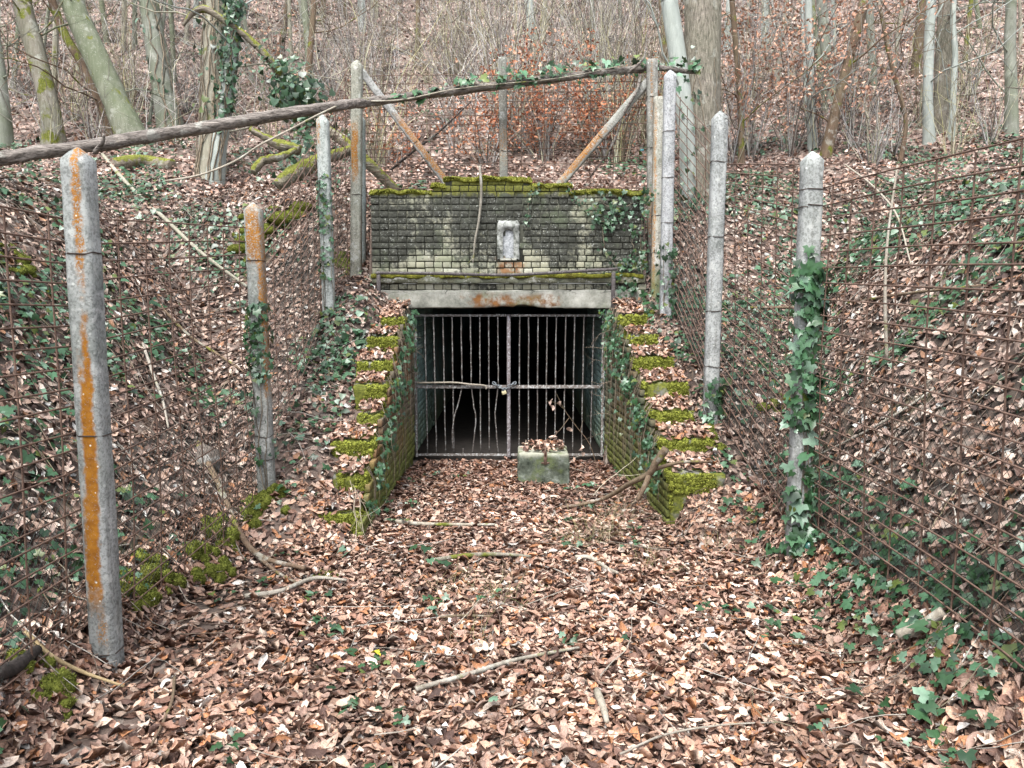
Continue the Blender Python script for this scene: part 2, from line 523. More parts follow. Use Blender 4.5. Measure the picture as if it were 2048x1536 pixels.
def m_sidebrick(name, c1, c2, moss=0.5, stain=0.6):
    n = N(name)
    w = n.coord('World')
    x, y, z = n.sep(w)
    c = n.ramp(n.noise(w, 4.0, 6), [(0.3, c1), (0.7, c2)])
    st = n.rng(n.noise(w, 2.2, 5), 0.45, 0.6)
    c = n.mix(n.math('MULTIPLY', st, stain), c, n.mix(n.noise(w, 20, 4), (0.13, 0.055, 0.02), (0.30, 0.14, 0.05)))
    mz = n.math('ADD', z, n.math('MULTIPLY', n.noise(w, 4, 5), 1.3))
    mm = n.rng(mz, 0.75, 1.45, 1.0, 0.0)
    c = n.mix(n.math('MULTIPLY', mm, moss), c, n.ramp(n.noise(w, 40, 4), [(0.3, (0.05, 0.062, 0.015)), (0.7, (0.20, 0.22, 0.055))]))
    return n.done(c, 0.88, n.noise(w, 50, 5), 0.5, 0.006)

def m_lintel():
    n = N('stained_concrete_lintel')
    w = n.coord('World')
    x, y, z = n.sep(w)
    c = n.ramp(n.noise(w, 3.0, 7, 0.68), [(0.32, (0.10, 0.105, 0.085)), (0.50, (0.33, 0.33, 0.285)), (0.70, (0.56, 0.555, 0.50))])
    c = n.mix(n.math('MULTIPLY', n.rng(n.noise(w, 40, 5, 0.8), 0.52, 0.66), 0.5), c, (0.11, 0.11, 0.09))
    arc = n.math('ADD', n.math('ABSOLUTE', n.math('SUBTRACT', x, 0.02)), n.math('MULTIPLY', n.math('SUBTRACT', n.noise(w, 4, 5), 0.5), 0.9))
    rust = n.math('MULTIPLY', n.band(arc, 0.06, 0.46, 0.06), n.rng(n.math('ADD', z, n.math('MULTIPLY', n.noise(w, 5, 4), 0.12)), 2.00, 2.06, 1.0, 0.0))
    c = n.mix(n.math('MULTIPLY', rust, n.rng(n.noise(w, 10, 5), 0.3, 0.6)), c, n.mix(n.noise(w, 14, 4), (0.05, 0.022, 0.008), (0.33, 0.15, 0.05)))
    blk = n.math('MULTIPLY', n.rng(arc, 0.2, 0.55, 1.0, 0.0), n.rng(n.math('ADD', z, n.math('MULTIPLY', n.noise(w, 7, 4), 0.08)), 1.84, 1.92, 1.0, 0.0))
    c = n.mix(blk, c, (0.02, 0.018, 0.014))
    gr = n.math('MULTIPLY', n.rng(n.noise(w, 2.4, 4), 0.55, 0.7), 0.6)
    c = n.mix(gr, c, (0.13, 0.16, 0.085))
    crack = n.rng(n.voro(n.coord('World', scale=(0.7, 1, 3.0)), 3.0, 'DISTANCE_TO_EDGE'), 0.0, 0.012, 1.0, 0.0)
    crack = n.math('MULTIPLY', crack, n.rng(z, 1.96, 1.99))
    c = n.mix(crack, c, (0.02, 0.02, 0.018))
    return n.done(c, 0.9, n.math('SUBTRACT', n.noise(w, 40, 6, 0.7), n.math('MULTIPLY', crack, 2.0)), 0.5, 0.008)

def m_rust(name, c1=(0.055, 0.028, 0.018), c2=(0.17, 0.085, 0.05), paint=None, pa=0.5):
    n = N(name)
    w = n.coord('World')
    c = n.ramp(n.noise(w, 25, 6, 0.7), [(0.3, c1), (0.7, c2)])
    if paint is not None:
        c = n.mix(n.rng(n.noise(w, 38, 5, 0.75), 0.62 - 0.24 * pa, 0.70 - 0.24 * pa), c, paint)
    return n.done(c, 0.75, n.noise(w, 120, 4), 0.4, 0.002)

def m_moss(name='moss', c1=(0.085, 0.10, 0.016), c2=(0.38, 0.41, 0.08)):
    n = N(name)
    w = n.coord('World')
    a = n.noise(w, 28, 5)
    c = n.ramp(a, [(0.28, c1), (0.72, c2)])
    c = n.mix(n.math('MULTIPLY', n.rng(n.noise(w, 5, 4), 0.52, 0.7), 0.6), c, (0.075, 0.06, 0.02))
    return n.done(c, 1.0, n.noise(w, 120, 4), 0.9, 0.012, 0.05)

def m_plain(name, c, rough=0.6, spec=0.3, ns=60):
    n = N(name)
    w = n.coord('World')
    k = n.noise(w, ns, 5)
    return n.done(n.mix(n.rng(k, 0.3, 0.7), c, tuple(q * 0.6 for q in c)), rough, k, 0.3, 0.003, spec)

MAT = dict(
    soil=m_soil(), leaf=m_leaf(), ivy=m_attr('ivy_leaf', 0.38, 0.5, 0, 30, 0.3), twig=m_attr('twig_bark', 0.85, 0.2, 0, 25, 0.45),
    moss=m_moss(), fuzz=m_attr('moss_fuzz', 1.0, 0.05, 0, 20, 0.3), brick=m_brick(), lintel=m_lintel(),
    mortar=m_plain('dark_mortar', (0.085, 0.088, 0.07), 0.95, 0.1), wire=m_rust('rusty_wire', (0.055, 0.035, 0.027), (0.175, 0.112, 0.083)),
    link=m_plain('green_black_link', (0.025, 0.035, 0.03), 0.6), tie=m_rust('tie_wire', (0.03, 0.025, 0.022), (0.08, 0.06, 0.05)),
    bar=m_rust('gate_bar_rust', (0.05, 0.043, 0.038), (0.13, 0.112, 0.10), (0.28, 0.285, 0.28), 0.48),
    steel=m_rust('gate_post_paint', (0.055, 0.045, 0.045), (0.12, 0.105, 0.105), (0.22, 0.22, 0.24), 0.4),
    darksteel=m_rust('rail_steel', (0.035, 0.03, 0.03), (0.10, 0.088, 0.085), (0.17, 0.16, 0.16), 0.3),
    wing=m_sidebrick('wing_wall_brick', (0.075, 0.07, 0.05), (0.17, 0.14, 0.10), 0.95, 0.6),
    wingr=m_sidebrick('wing_wall_brick_green', (0.055, 0.065, 0.04), (0.13, 0.13, 0.085), 0.95, 0.3),
    tunnel=m_sidebrick('painted_tunnel_brick', (0.16, 0.26, 0.25), (0.28, 0.40, 0.38), 0.5, 0.12),
    tunnelm=m_sidebrick('painted_tunnel_joint', (0.09, 0.14, 0.135), (0.14, 0.20, 0.19), 0.5, 0.2),
    brass=m_plain('padlock_brass', (0.55, 0.50, 0.30), 0.45, 0.5), chain=m_rust('chain_steel', (0.09, 0.10, 0.11), (0.24, 0.27, 0.29)),
    glass=m_plain('green_glass', (0.04, 0.15, 0.12), 0.15, 0.6), white=m_plain('white_plastic', (0.75, 0.77, 0.80), 0.5, 0.4),
    rock=m_concrete('grey_stone', (), (0.17, 0.14, 0.12), (0.08, 0.065, 0.055), 0.2),
)

# ------------------------------------------------------------------ ground
def axis(segs):
    out = []
    for a, b, st in segs: out += list(np.arange(a, b - 1e-6, st))
    return np.array(sorted(set(np.round(out, 4))))
gx = np.unique(np.concatenate([axis([(-70, -20, 5), (-20, -8, 1.0), (-8, 8, 0.12), (8, 20, 1.0), (20, 70.1, 5)]), [-1.74, -1.70, -1.33, -1.29, 1.60, 1.64]]))
gy = np.unique(np.concatenate([axis([(-14, 0, 1.0), (0, 14, 0.12), (14, 45, 0.5), (45, 111, 4)]), [WALL_Y + 0.13, WALL_Y + 0.155, WALL_Y + 0.175]]))
X, Y = np.meshgrid(gx, gy)
Z = H(X, Y)
nx, ny = len(gx), len(gy)
idx = np.arange(nx * ny).reshape(ny, nx)
q = np.stack([idx[:-1, :-1], idx[:-1, 1:], idx[1:, 1:], idx[1:, :-1]], -1).reshape(-1, 4)
V = np.stack([X, Y, Z], -1).reshape(-1, 3)
def Hm(x, y):
    """height of the built ground sheet itself"""
    x, y = np.asarray(x, float), np.asarray(y, float)
    i = np.clip(np.searchsorted(gx, x) - 1, 0, nx - 2); j = np.clip(np.searchsorted(gy, y) - 1, 0, ny - 2)
    fx, fy = (x - gx[i]) / (gx[i + 1] - gx[i]), (y - gy[j]) / (gy[j + 1] - gy[j])
    return (Z[j, i] * (1 - fx) + Z[j, i + 1] * fx) * (1 - fy) + (Z[j + 1, i] * (1 - fx) + Z[j + 1, i + 1] * fx) * fy
qc = V[q]
steep = (qc[:, :, 2].max(1) - qc[:, :, 2].min(1) > 0.8) & (np.abs(qc[:, :, 1].mean(1) - WALL_Y - 0.16) < 0.14) & (qc[:, :, 0].mean(1) > XL - 0.16) & (qc[:, :, 0].mean(1) < 1.3)
me = mesh_from('ground', V, q[~steep], loops_per=4)
ground = tag(ob('ground', me, MAT['soil']), kind='structure')

# ------------------------------------------------------------------ leaf templates
def leaf_template(us, bend, fold, wav, twist, seed):
    r = np.random.default_rng(seed)
    us = np.asarray(us, float)
    w = 0.275 * np.sin(PI * us ** 0.9) ** 0.85 * (1 - 0.15 * us)
    V, UV = [], []
    for u, ww in zip(us, w):
        for sgn in ((0,) if ww < 1e-3 else (-1, 0, 1)):
            x = sgn * ww
            z = abs(x) * math.tan(fold) + wav * math.sin(u * 9 + sgn * 1.3 + seed) * abs(sgn)
            x *= math.cos(fold)
            a = bend * (u - 0.5)
            yy = (u - 0.5) if abs(bend) < 1e-3 else math.sin(a) / bend
            zz = 0 if abs(bend) < 1e-3 else (1 - math.cos(a)) / bend
            t = twist * (u - 0.5)
            V.append((x * math.cos(t) - z * math.sin(t), yy - z * math.sin(a), zz + z * math.cos(a) + x * math.sin(t)))
            UV.append((sgn * ww, u))
    F, k = [], 1
    n = len(us)
    rows = [[0]]
    for i in range(1, n - 1):
        rows.append([k, k + 1, k + 2]); k += 3
    rows.append([k])
    for i in range(n - 1):
        a, b = rows[i], rows[i + 1]
        if len(a) == 1 and len(b) == 3: F += [(a[0], b[1], b[0]), (a[0], b[2], b[1])]
        elif len(b) == 1: F += [(a[0], a[1], b[0]), (a[1], a[2], b[0])]
        else: F += [(a[0], a[1], b[1]), (a[0], b[1], b[0]), (a[1], a[2], b[2]), (a[1], b[2], b[1])]
    return np.array(V), np.array(F), np.array(UV)

US = {0: [0, .14, .38, .64, .87, 1], 1: [0, .28, .7, 1], 2: [0, .45, 1]}
LEAFT = {}
for lod in US:
    L = []
    for s in range(12):
        r = np.random.default_rng(100 + s)
        L.append(leaf_template(US[lod], r.uniform(-2.4, 2.4), r.choice([r.uniform(-0.9, 0.9), r.uniform(0.7, 1.25)]), r.uniform(0, 0.07), r.uniform(-1.2, 1.2), s))
    LEAFT[lod] = L

def ivy_template(full, seed):
    r = np.random.default_rng(seed)
    ang = np.radians([-90, -60, -20, 5, 40, 62, 90, 118, 140, 175, 200, 240])
    rad = np.array([0.10, 0.42, 0.58, 0.40, 0.56, 0.42, 0.78, 0.42, 0.56, 0.40, 0.58, 0.42])
    if not full:
        ang, rad = ang[[0, 2, 4, 6, 8, 10]], rad[[0, 2, 4, 6, 8, 10]]
    rad = rad * r.uniform(0.9, 1.1, len(rad))
    V = [(0, 0.05, 0.0)] + [(q * math.cos(a), q * math.sin(a) + 0.1, -0.10 * q + 0.22 * abs(q * math.cos(a)) * 0.6 - 0.25 * max(0, q * math.sin(a)) ** 2 + r.uniform(-.03, .03)) for a, q in zip(ang, rad)]
    n = len(ang)
    F = [(0, 1 + i, 1 + (i + 1) % n) for i in range(n)]
    V = np.array(V)
    return V, np.array(F), V[:, :2].copy()
IVYT = {0: [ivy_template(True, s) for s in range(6)], 1: [ivy_template(False, s) for s in range(6)]}

def frames(nrm, yaw, tilt, r):
    """rotation matrices: local z near nrm, turned by yaw and tilted"""
    k = len(nrm)
    nrm = nrm / np.linalg.norm(nrm, axis=1, keepdims=True)
    nrm = nrm + r.normal(0, 1, (k, 3)) * tilt[:, None]
    nrm /= np.linalg.norm(nrm, axis=1, keepdims=True)
    ref = np.where(np.abs(nrm[:, 2:3]) > 0.95, np.array([[1.0, 0, 0]]), np.array([[0, 0, 1.0]]))
    a = np.cross(ref, nrm); a /= np.linalg.norm(a, axis=1, keepdims=True)
    b = np.cross(nrm, a)
    c, s = np.cos(yaw)[:, None], np.sin(yaw)[:, None]
    return np.stack([a * c + b * s, -a * s + b * c, nrm], 2)

def scatter(temps, pos, R, size, cols, r, wid=None):
    """copies of the templates at pos -> V, F, C, UV"""
    k = len(pos)
    which = r.integers(0, len(temps), k)
    Vs, Fs, Cs, Us, base = [], [], [], [], 0
    for t, (TV, TF, TU) in enumerate(temps):
        m = np.nonzero(which == t)[0]
        if not len(m): continue
        L = TV[None] * size[m][:, None, None]
        if wid is not None: L = L * np.stack([wid[m], np.ones(len(m)), np.ones(len(m))], 1)[:, None, :]
        W = np.einsum('kij,knj->kni', R[m], L) + pos[m][:, None, :]
        Vs.append(W.reshape(-1, 3))
        Fs.append((TF[None] + (np.arange(len(m)) * len(TV))[:, None, None]).reshape(-1, 3) + base)
        Cs.append(np.repeat(cols[m], len(TV), 0))
        Us.append(np.tile(TU, (len(m), 1)))
        base += len(m) * len(TV)
    return np.concatenate(Vs), np.concatenate(Fs), np.concatenate(Cs), np.concatenate(Us)

LEAFPAL = np.array([(.26, .155, .115), (.42, .285, .215), (.38, .27, .225), (.085, .053, .044), (.36, .18, .09), (.54, .425, .35), (.57, .50, .44), (.56, .57, .56), (.15, .09, .07)])
LEAFW = np.array([.18, .20, .18, .105, .06, .135, .065, .026, .075])
def leafcols(k, r, lift=1.0):
    c = LEAFPAL[r.choice(len(LEAFPAL), k, p=LEAFW / LEAFW.sum())] * r.uniform(.6, 1.25, (k, 1)) * lift
    c = (c * .95 + .05 * c.mean(1, keepdims=True)) * np.array([1.05, .985, .93])
    return np.clip(c, 0.01, 0.8)
IVYPAL = np.array([(.014, .042, .016), (.03, .080, .030), (.048, .115, .055), (.11, .19, .125), (.085, .115, .025)])
def ivycols(k, r, lift=1.0):
    return IVYPAL[r.choice(5, k, p=[.26, .32, .24, .11, .07])] * r.uniform(.75, 1.2, (k, 1)) * lift

def normals(x, y):
    e = 0.05
    dx = (H(x + e, y) - H(x - e, y)) / (2 * e)
    dy = (H(x, y + e) - H(x, y - e)) / (2 * e)
    m = np.hypot(dx, dy)
    s = np.where(m > 1.6, 1.6 / np.maximum(m, 1e-6), 1)
    n = np.stack([-dx * s, -dy * s, np.ones_like(dx)], 1)
    return n / np.linalg.norm(n, axis=1, keepdims=True), np.sqrt(1 + np.minimum(m, 1.6) ** 2)

def sample(x0, x1, y0, y1, dens, r):
    """random ground points, density dens(x,y) per square metre, in the wedge the place is seen from"""
    mx = 1500
    k = int((x1 - x0) * (y1 - y0) * mx * 0 + 1)
    xs = np.linspace(x0, x1, 40); ys = np.linspace(y0, y1, 40)
    gX, gY = np.meshgrid(xs, ys)
    top = float(dens(gX.ravel(), gY.ravel()).max()) * 1.1
    k = int((x1 - x0) * (y1 - y0) * top * 1.5)
    x, y = r.uniform(x0, x1, k), r.uniform(y0, y1, k)
    keep = np.abs(x) < 0.69 * y + 1.6
    x, y = x[keep], y[keep]
    n, sl = normals(x, y)
    keep = r.uniform(0, 1, len(x)) < dens(x, y) * sl / (top * 1.5)
    return x[keep], y[keep], n[keep]

def wallzone(x, y):
    return ((x > XL - 0.32) & (x < XL + 0.0) & (y > 5.96) & (y < WALL_Y + 0.2) & ~((x < XL - .04) & (y > 8.7) & (y < WALL_Y - .03))) | ((x > XR(y) - 0.0) & (x < XR(y) + 0.42) & (y > 6.33) & (y < WALL_Y + 0.2) & ~((x > XR(y) + .04) & (y > 8.75) & (y < WALL_Y - .03))) | ((y > WALL_Y - 0.02) & (y < WALL_Y + 0.34) & (x > -1.72) & (x < 1.62))

def ivymask(x, y):
    m = fbm(x * 1.1 + 40, y * 1.1 + 13, 51, 3)
    bank = np.clip(H(x, y, False) / 0.4, 0, 1)
    near_r = np.exp(-((x - 1.95) / 0.28) ** 2) * np.clip((y - 2.5) / 1.0, 0, 1) * (y < 9.5)
    corner = np.exp(-((x - 2.05) / 0.32) ** 2 - ((y - 3.6) / 0.75) ** 2)
    lf = np.exp(-((x + 1.85) / 0.25) ** 2 - ((y - 7.6) / 1.1) ** 2)
    cr = np.exp(-((np.abs(x) - 4.6) / 1.2) ** 2) * (y < 12)
    st = np.exp(-((x + 1.6) / 0.25) ** 2) * (y > 6.4) * (y < 9.2)
    return np.clip((m - 0.455) * 5, 0, 1) * bank * np.where(y > 11, np.clip(1 - (y - 11) / 6, 0, 1) * 0.7, 1) * 0.9 + near_r * 0.22 * (m > 0.42) + corner * 0.42 + lf * 0.9 + cr * 0.22 * (m > 0.42) + st * 0.4 * (m > 0.42)

# dark bare soil shows along the foot of the left fence
def bare(x, y): return np.exp(-((x + 1.82) / 0.17) ** 2) * (y > 2.6) * (y < 6.2) * 0.75

# ------------------------------------------------------------------ the facade of the tunnel
CZ, LEDGE_Z = 0.0745, 2.205
FX0, FX1 = -1.68, 1.573
facade = thing('brick_portal_wall', 'grime-blackened cream brick portal wall with stepped mossy top above the barred opening', 'wall', (0, WALL_Y, 0))
facade['kind'] = 'thing'
def rel(o_parent, V): return V - np.array(o_parent.location)

def wall_top(x):
    return np.where((x > -0.80) & (x < 0.22), LEDGE_Z + 15 * CZ, np.where((x > -0.95) & (x < 0.70), LEDGE_Z + 14 * CZ, LEDGE_Z + 13 * CZ))
# core (mortar) sits behind the brick faces
mb = MB()
mb.add(*box_vf(FX0 + .01, FX1 - .01, .0165, .30, LEDGE_Z - .02, LEDGE_Z + 13 * CZ - .01))
mb.add(*box_vf(-0.94, 0.69, .019, .30, LEDGE_Z + 13 * CZ - .012, LEDGE_Z + 14 * CZ - .01))
mb.add(*box_vf(-0.79, 0.21, .02, .30, LEDGE_Z + 14 * CZ - .012, LEDGE_Z + 15 * CZ - .01))
mb.add(*box_vf(FX0 + .01, FX1 - .01, .021, .30, 2.019, 2.095))
mb.add(*box_vf(FX0 + .012, XL - .001, .022, .30, 0.0, 2.02))
mb.add(*box_vf(1.131, FX1 - .012, .022, .30, 0.0, 2.02))
mb.build('mortar_core', MAT['mortar'], facade, smooth=False)

def brick_mesh(name, L, h=CZ - .010, d=.10):
    V, F = grid_block(-L / 2, L / 2, 0, d, -h / 2, h / 2, 0.2, 0.0, 3, 0.005)
    return mesh_from(name, V, F, smooth=True)
bm_s = [brick_mesh('brick', .2045), brick_mesh('brick', .2035)]
bm_h = [brick_mesh('brick', .0965), brick_mesh('brick', .0955)]
for b_ in bm_s + bm_h: b_.materials.append(MAT['brick'])
cells = []
for c in range(15):
    z = LEDGE_Z + (c + .5) * CZ
    head = c % 2 == 1
    step = .1062 if head else .2142
    x = FX0 + (0 if head else (-.107 if (c // 2) % 2 else 0.0))
    while x < FX1 - .02:
        a, b = max(x, FX0), min(x + step, FX1)
        xm = (a + b) / 2
        if b - a > .04 and z < float(wall_top(np.array(xm))) and not (-0.165 < xm < 0.075 and 2.37 < z < 2.83):
            wide = b - a > .15
            # stretcher courses have the odd pair of headers
            if wide and random.random() < .14:
                cells.append((a, (a + b) / 2, z, .10)); cells.append(((a + b) / 2, b, z, .10))
            else:
                cells.append((a, b, z, b - a))
        x += step
for x in np.arange(FX0, FX1 - .05, .1062):
    cells.append((x, x + .1062, 2.0565, .1062))
cells.sort(key=lambda t: -(t[1] - t[0]) + random.random() * 0.01)
rest = MB()
for i, (a, b, z, w) in enumerate(cells):
    wide = (b - a) > .15
    src = random.choice(bm_s if wide else bm_h)
    full = .2142 if wide else .1062
    sx = ((b - a) - (full - (.2045 if wide else .0965))) / (.2045 if wide else .0965)
    loc = ((a + b) / 2, random.gauss(0, .0045) + (.005 if random.random() < .08 else 0), z + random.gauss(0, .0022))
    rot = (random.gauss(0, .012), random.gauss(0, .006), random.gauss(0, .012))
    if i < 300:
        o = ob('brick', src, None, facade, loc)
        o.scale = (sx, 1, 1); o.rotation_euler = rot
    else:
        me_ = src
        co = np.zeros(len(me_.vertices) * 3); me_.vertices.foreach_get('co', co)
        tri = np.zeros(len(me_.loops), int); me_.loops.foreach_get('vertex_index', tri)
        rest.add(co.reshape(-1, 3) * np.array([sx, 1, 1]) + np.array(loc), tri)
if rest.n:
    tag(rest.build('header_bricks', MAT['brick'], facade), kind='stuff')

# ledge, lintel
V, F = grid_block(FX0 - .02, FX1 + .02, -.045, .02, 2.098, 2.20, .05, .010, 4, .014)
ob('ledge', mesh_from('ledge', V, F), m_concrete('mossy_ledge_concrete', (), (0.16, 0.16, 0.11), (0.06, 0.06, 0.04), 0.5), facade)
V, F = grid_block(FX0 + .06, FX1 - .02, -.012, .31, 1.80, 2.018, .045, .010, 8, .012)
x_ = V[:, 0]; low = V[:, 2] < 1.83
V[low, 2] += (np.exp(-((x_[low] - .05) / .28) ** 2) * .035 * fbm(x_[low] * 9, x_[low] * 3, 4) * 2)
ob('lintel', mesh_from('lintel', V, F), MAT['lintel'], facade)

# niche: rendered surround with a recessed round-headed panel
def niche():
    cx, z0, z1, w = -0.044, 2.378, 2.835, .262
    iw, iz0, iz1 = .125, 2.40, 2.735
    sp = iz1 - iw / 2
    arch = [(cx - iw / 2, z) for z in np.linspace(iz0, sp, 6)[:-1]] + [(cx - math.cos(t) * iw / 2, sp + math.sin(t) * iw / 2) for t in np.linspace(0, PI, 17)] + [(cx + iw / 2, z) for z in np.linspace(sp, iz0, 6)[1:]]
    outer = []
    for j, (x, z) in enumerate(arch):
        dx, dz = x - cx, z - sp
        if dz <= 1e-6: outer.append((cx + math.copysign(w / 2, dx), z0 + (z - iz0) * (sp - z0) / (sp - iz0)))
        else:
            s = min((w / 2) / max(abs(dx), 1e-6), (z1 - sp) / dz)
            outer.append((cx + dx * s, sp + dz * s))
    V, F = [], []
    n = len(arch)
    for j, (x, z) in enumerate(outer): V.append((x + .004 * math.sin(j * 2.3), -.012, z + .004 * math.cos(j * 3.1)))
    for (x, z) in arch: V.append((x, -.015, z))
    for (x, z) in arch: V.append((x, .014, z))
    for (x, z) in outer: V.append((x, .06, z))
    for i in range(n - 1):
        for a, b in ((0, n), (n, 2 * n), (3 * n, 0)):
            F += [(a + i, a + i + 1, b + i + 1), (a + i, b + i + 1, b + i)]
    c = len(V); V.append((cx, .055, 2.55))
    P1 = mesh_from('niche_surround', np.array(V), np.array(F), smooth=False)
    n_ = N('flaking_white_render')
    w_ = n_.coord('World')
    c_ = n_.ramp(n_.noise(w_, 16, 6, .75), [(.38, (.06, .065, .055)), (.52, (.27, .28, .26)), (.70, (.54, .56, .53))])
    mt = n_.done(c_, .9, n_.noise(w_, 60, 5), .6, .006)
    s_ = ob('niche_surround', P1, mt, facade)
    Vp = [(x, .012, z) for (x, z) in arch] + [(cx, .009, 2.56)]
    Fp = [(i, i + 1, n) for i in range(n - 1)] + [(n - 1, 0, n)]
    n2 = N('grey_niche_panel'); w2 = n2.coord('World')
    mt2 = n2.done(n2.ramp(n2.noise(w2, 38, 5, .8), [(.35, (.14, .15, .155)), (.65, (.44, .46, .475))]), .9, n2.noise(w2, 60, 4), .6, .006)
    ob('niche_panel', mesh_from('niche_panel', np.array(Vp), np.array(Fp), smooth=False), mt2, s_)
    V, F = grid_block(cx - .10, cx + .10, -.02, .03, 2.368, 2.394, .03, .004, 2, .006)
    ob('niche_sill', mesh_from('niche_sill', V, F), MAT['lintel'], s_)
niche()

# iron rail in front of the ledge
rail = thing('iron_rail', 'low sagging angle-iron rail standing in front of the mossy ledge', 'rail', (0, WALL_Y - .14, 0))
pth = spline([P(752, 546, 9.2), P(870, 547, 9.2), P(1000, 550, 9.2), P(1080, 547, 9.2), P(1234, 538, 9.2)], 24)
Vr = []
for (yy, zz) in ((-.02, -.018), (.02, -.018), (.02, .018), (-.02, .018)): Vr.append(pth + np.array([0, yy, zz]))
Vr = np.stack(Vr, 1)
idx = np.arange(24 * 4).reshape(24, 4)
Fq = np.stack([idx[:-1], idx[1:], np.roll(idx, -1, 1)[1:], np.roll(idx, -1, 1)[:-1]], -1).reshape(-1, 4)
ob('top_rail', mesh_from('top_rail', rel(rail, Vr.reshape(-1, 3)), Fq, smooth=False, loops_per=4), MAT['darksteel'], rail)
for (u, v0, v1) in ((757, 546, 592), (1227, 541, 602)):
    a, b = P(u, v0, 9.2), P(u, v1, 9.2)
    V, F = box_vf(a[0] - .022, a[0] + .022, -.02, .02, b[2] - .12, a[2] - .019, .004)
    ob('rail_post', mesh_from('rail_post', V, F, smooth=False), MAT['darksteel'], rail)

# tunnel behind the gate
tun = tag(thing('tunnel_passage', 'dark passage with pale blue-green painted brick walls behind the barred gate', 'tunnel', (0, WALL_Y, 0)))
TL = 16.0
MAT['shadesoil'] = m_plain('shade_darkened_soil', (.022, .018, .015), .8, .25, 9)  # floor soil painted near-black to stand in for the shade inside the tunnel
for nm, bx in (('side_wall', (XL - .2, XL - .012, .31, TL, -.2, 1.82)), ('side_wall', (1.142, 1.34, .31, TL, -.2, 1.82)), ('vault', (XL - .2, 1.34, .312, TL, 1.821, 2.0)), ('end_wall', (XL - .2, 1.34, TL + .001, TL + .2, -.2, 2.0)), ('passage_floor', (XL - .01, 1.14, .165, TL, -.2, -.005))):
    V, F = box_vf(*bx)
    ob(nm, mesh_from(nm, V, F, smooth=False), MAT['tunnelm'] if nm != 'passage_floor' else MAT['shadesoil'], tun)
def brick_face(name, mat, parent, p0, p1, z0, ztop, out, course=CZ, seed=1):
    """bricks laid along p0->p1 (world xy), up to ztop(s); out = unit normal the faces look along"""
    r = np.random.default_rng(seed)
    p0, p1 = np.array(p0, float), np.array(p1, float)
    L = np.linalg.norm(p1 - p0); t = (p1 - p0) / L
    m = MB()
    c = 0
    while z0 + c * course < 2.0:
        st = .2142 if c % 2 == 0 else .1062
        x = 0.0
        while x < L - .03:
            e = min(x + st, L)
            zt = z0 + (c + 1) * course
            if zt <= ztop((x + e) / 2) + .01:
                V, F = box_vf(x + .005, e - .005, -.03, .012 + r.normal(0, .003), zt - course + .005, zt - .005, .004)
                W = p0[None] * 1.0 + V[:, :1] * t[None]
                W = W + V[:, 1:2] * np.array(out)[None]
                m.add(np.concatenate([W, V[:, 2:]], 1), F)
            x = e
        c += 1
    m.V = [rel(parent, v) for v in m.V]
    return tag(m.build(name, mat, parent, smooth=False), kind='stuff')
brick_face('painted_bricks', MAT['tunnel'], tun, (XL - .014, WALL_Y + .33), (XL - .014, WALL_Y + 2.4), .0, lambda s: 1.82, (1, 0), seed=3)
brick_face('painted_bricks', MAT['tunnel'], tun, (1.144, WALL_Y + .33), (1.144, WALL_Y + 2.4), .0, lambda s: 1.82, (-1, 0), seed=4)
# brick jambs in the thickness of the portal
brick_face('jamb_bricks', MAT['tunnel'], facade, (XL - .013, WALL_Y + .02), (XL - .013, WALL_Y + .29), .0, lambda s: 1.80, (1, 0), seed=5)
brick_face('jamb_bricks', MAT['tunnel'], facade, (1.143, WALL_Y + .02), (1.143, WALL_Y + .29), .0, lambda s: 1.80, (-1, 0), seed=6)

# ------------------------------------------------------------------ stepped wing walls
STEP_L = [(5.95 + .365 * k, .22 + .215 * k) for k in range(8)]
STEP_R = [(6.32 + .365 * k, .44 + .215 * k) for k in range(7)]
m_step = N('mossy_step_concrete')
w_ = m_step.coord('World')
c_ = m_step.ramp(m_step.noise(w_, 6, 6), [(.3, (.10, .10, .085)), (.7, (.27, .265, .235))])
mk_ = m_step.rng(m_step.noise(w_, 5.5, 5), .36, .50)
c_ = m_step.mix(mk_, c_, m_step.ramp(m_step.noise(w_, 35, 4), [(.3, (.045, .055, .01)), (.7, (.16, .17, .03))]))
MAT['step'] = m_step.done(c_, .95, m_step.noise(w_, 50, 6, .7), .7, .012)

FUZZ_V = np.array([(-.5, 0, 0), (.5, 0, 0), (0, .15, 1.6)], float)
def fuzz(mb, pos, nrm, size, r, c1=(.06, .075, .014), c2=(.46, .50, .11)):
    k = len(pos)
    R = frames(nrm, r.uniform(0, 2 * PI, k), np.full(k, .45), r)
    V = np.einsum('kij,knj->kni', R, FUZZ_V[None] * size[:, None, None]) + pos[:, None, :]
    t = r.uniform(0, 1, (k, 1)) ** 1.3
    C = np.array(c1) * (1 - t) + np.array(c2) * t
    mb.add(V.reshape(-1, 3), np.arange(3 * k).reshape(k, 3))
    mb.C.append(np.repeat(C, 3, 0))

def moss_on_mesh(mb, V, F, dens, size, r, sel=None, c2=(.50, .53, .11)):
    a, b, c = V[F[:, 0]], V[F[:, 1]], V[F[:, 2]]
    n = np.cross(b - a, c - a)
    ar = np.linalg.norm(n, axis=1) / 2
    n /= (2 * ar[:, None] + 1e-12)
    w = ar * (1 if sel is None else sel((a + b + c) / 3, n))
    k = int(w.sum() * dens)
    if k < 1: return
    i = r.choice(len(F), k, p=w / w.sum())
    u, v = r.uniform(0, 1, (2, k))
    f = u + v > 1
    u[f], v[f] = 1 - u[f], 1 - v[f]
    p = a[i] + (b[i] - a[i]) * u[:, None] + (c[i] - a[i]) * v[:, None]
    fuzz(mb, p, n[i] + np.array([0, 0, .25]), r.uniform(.6, 1.4, k) * size, r, c2=c2)

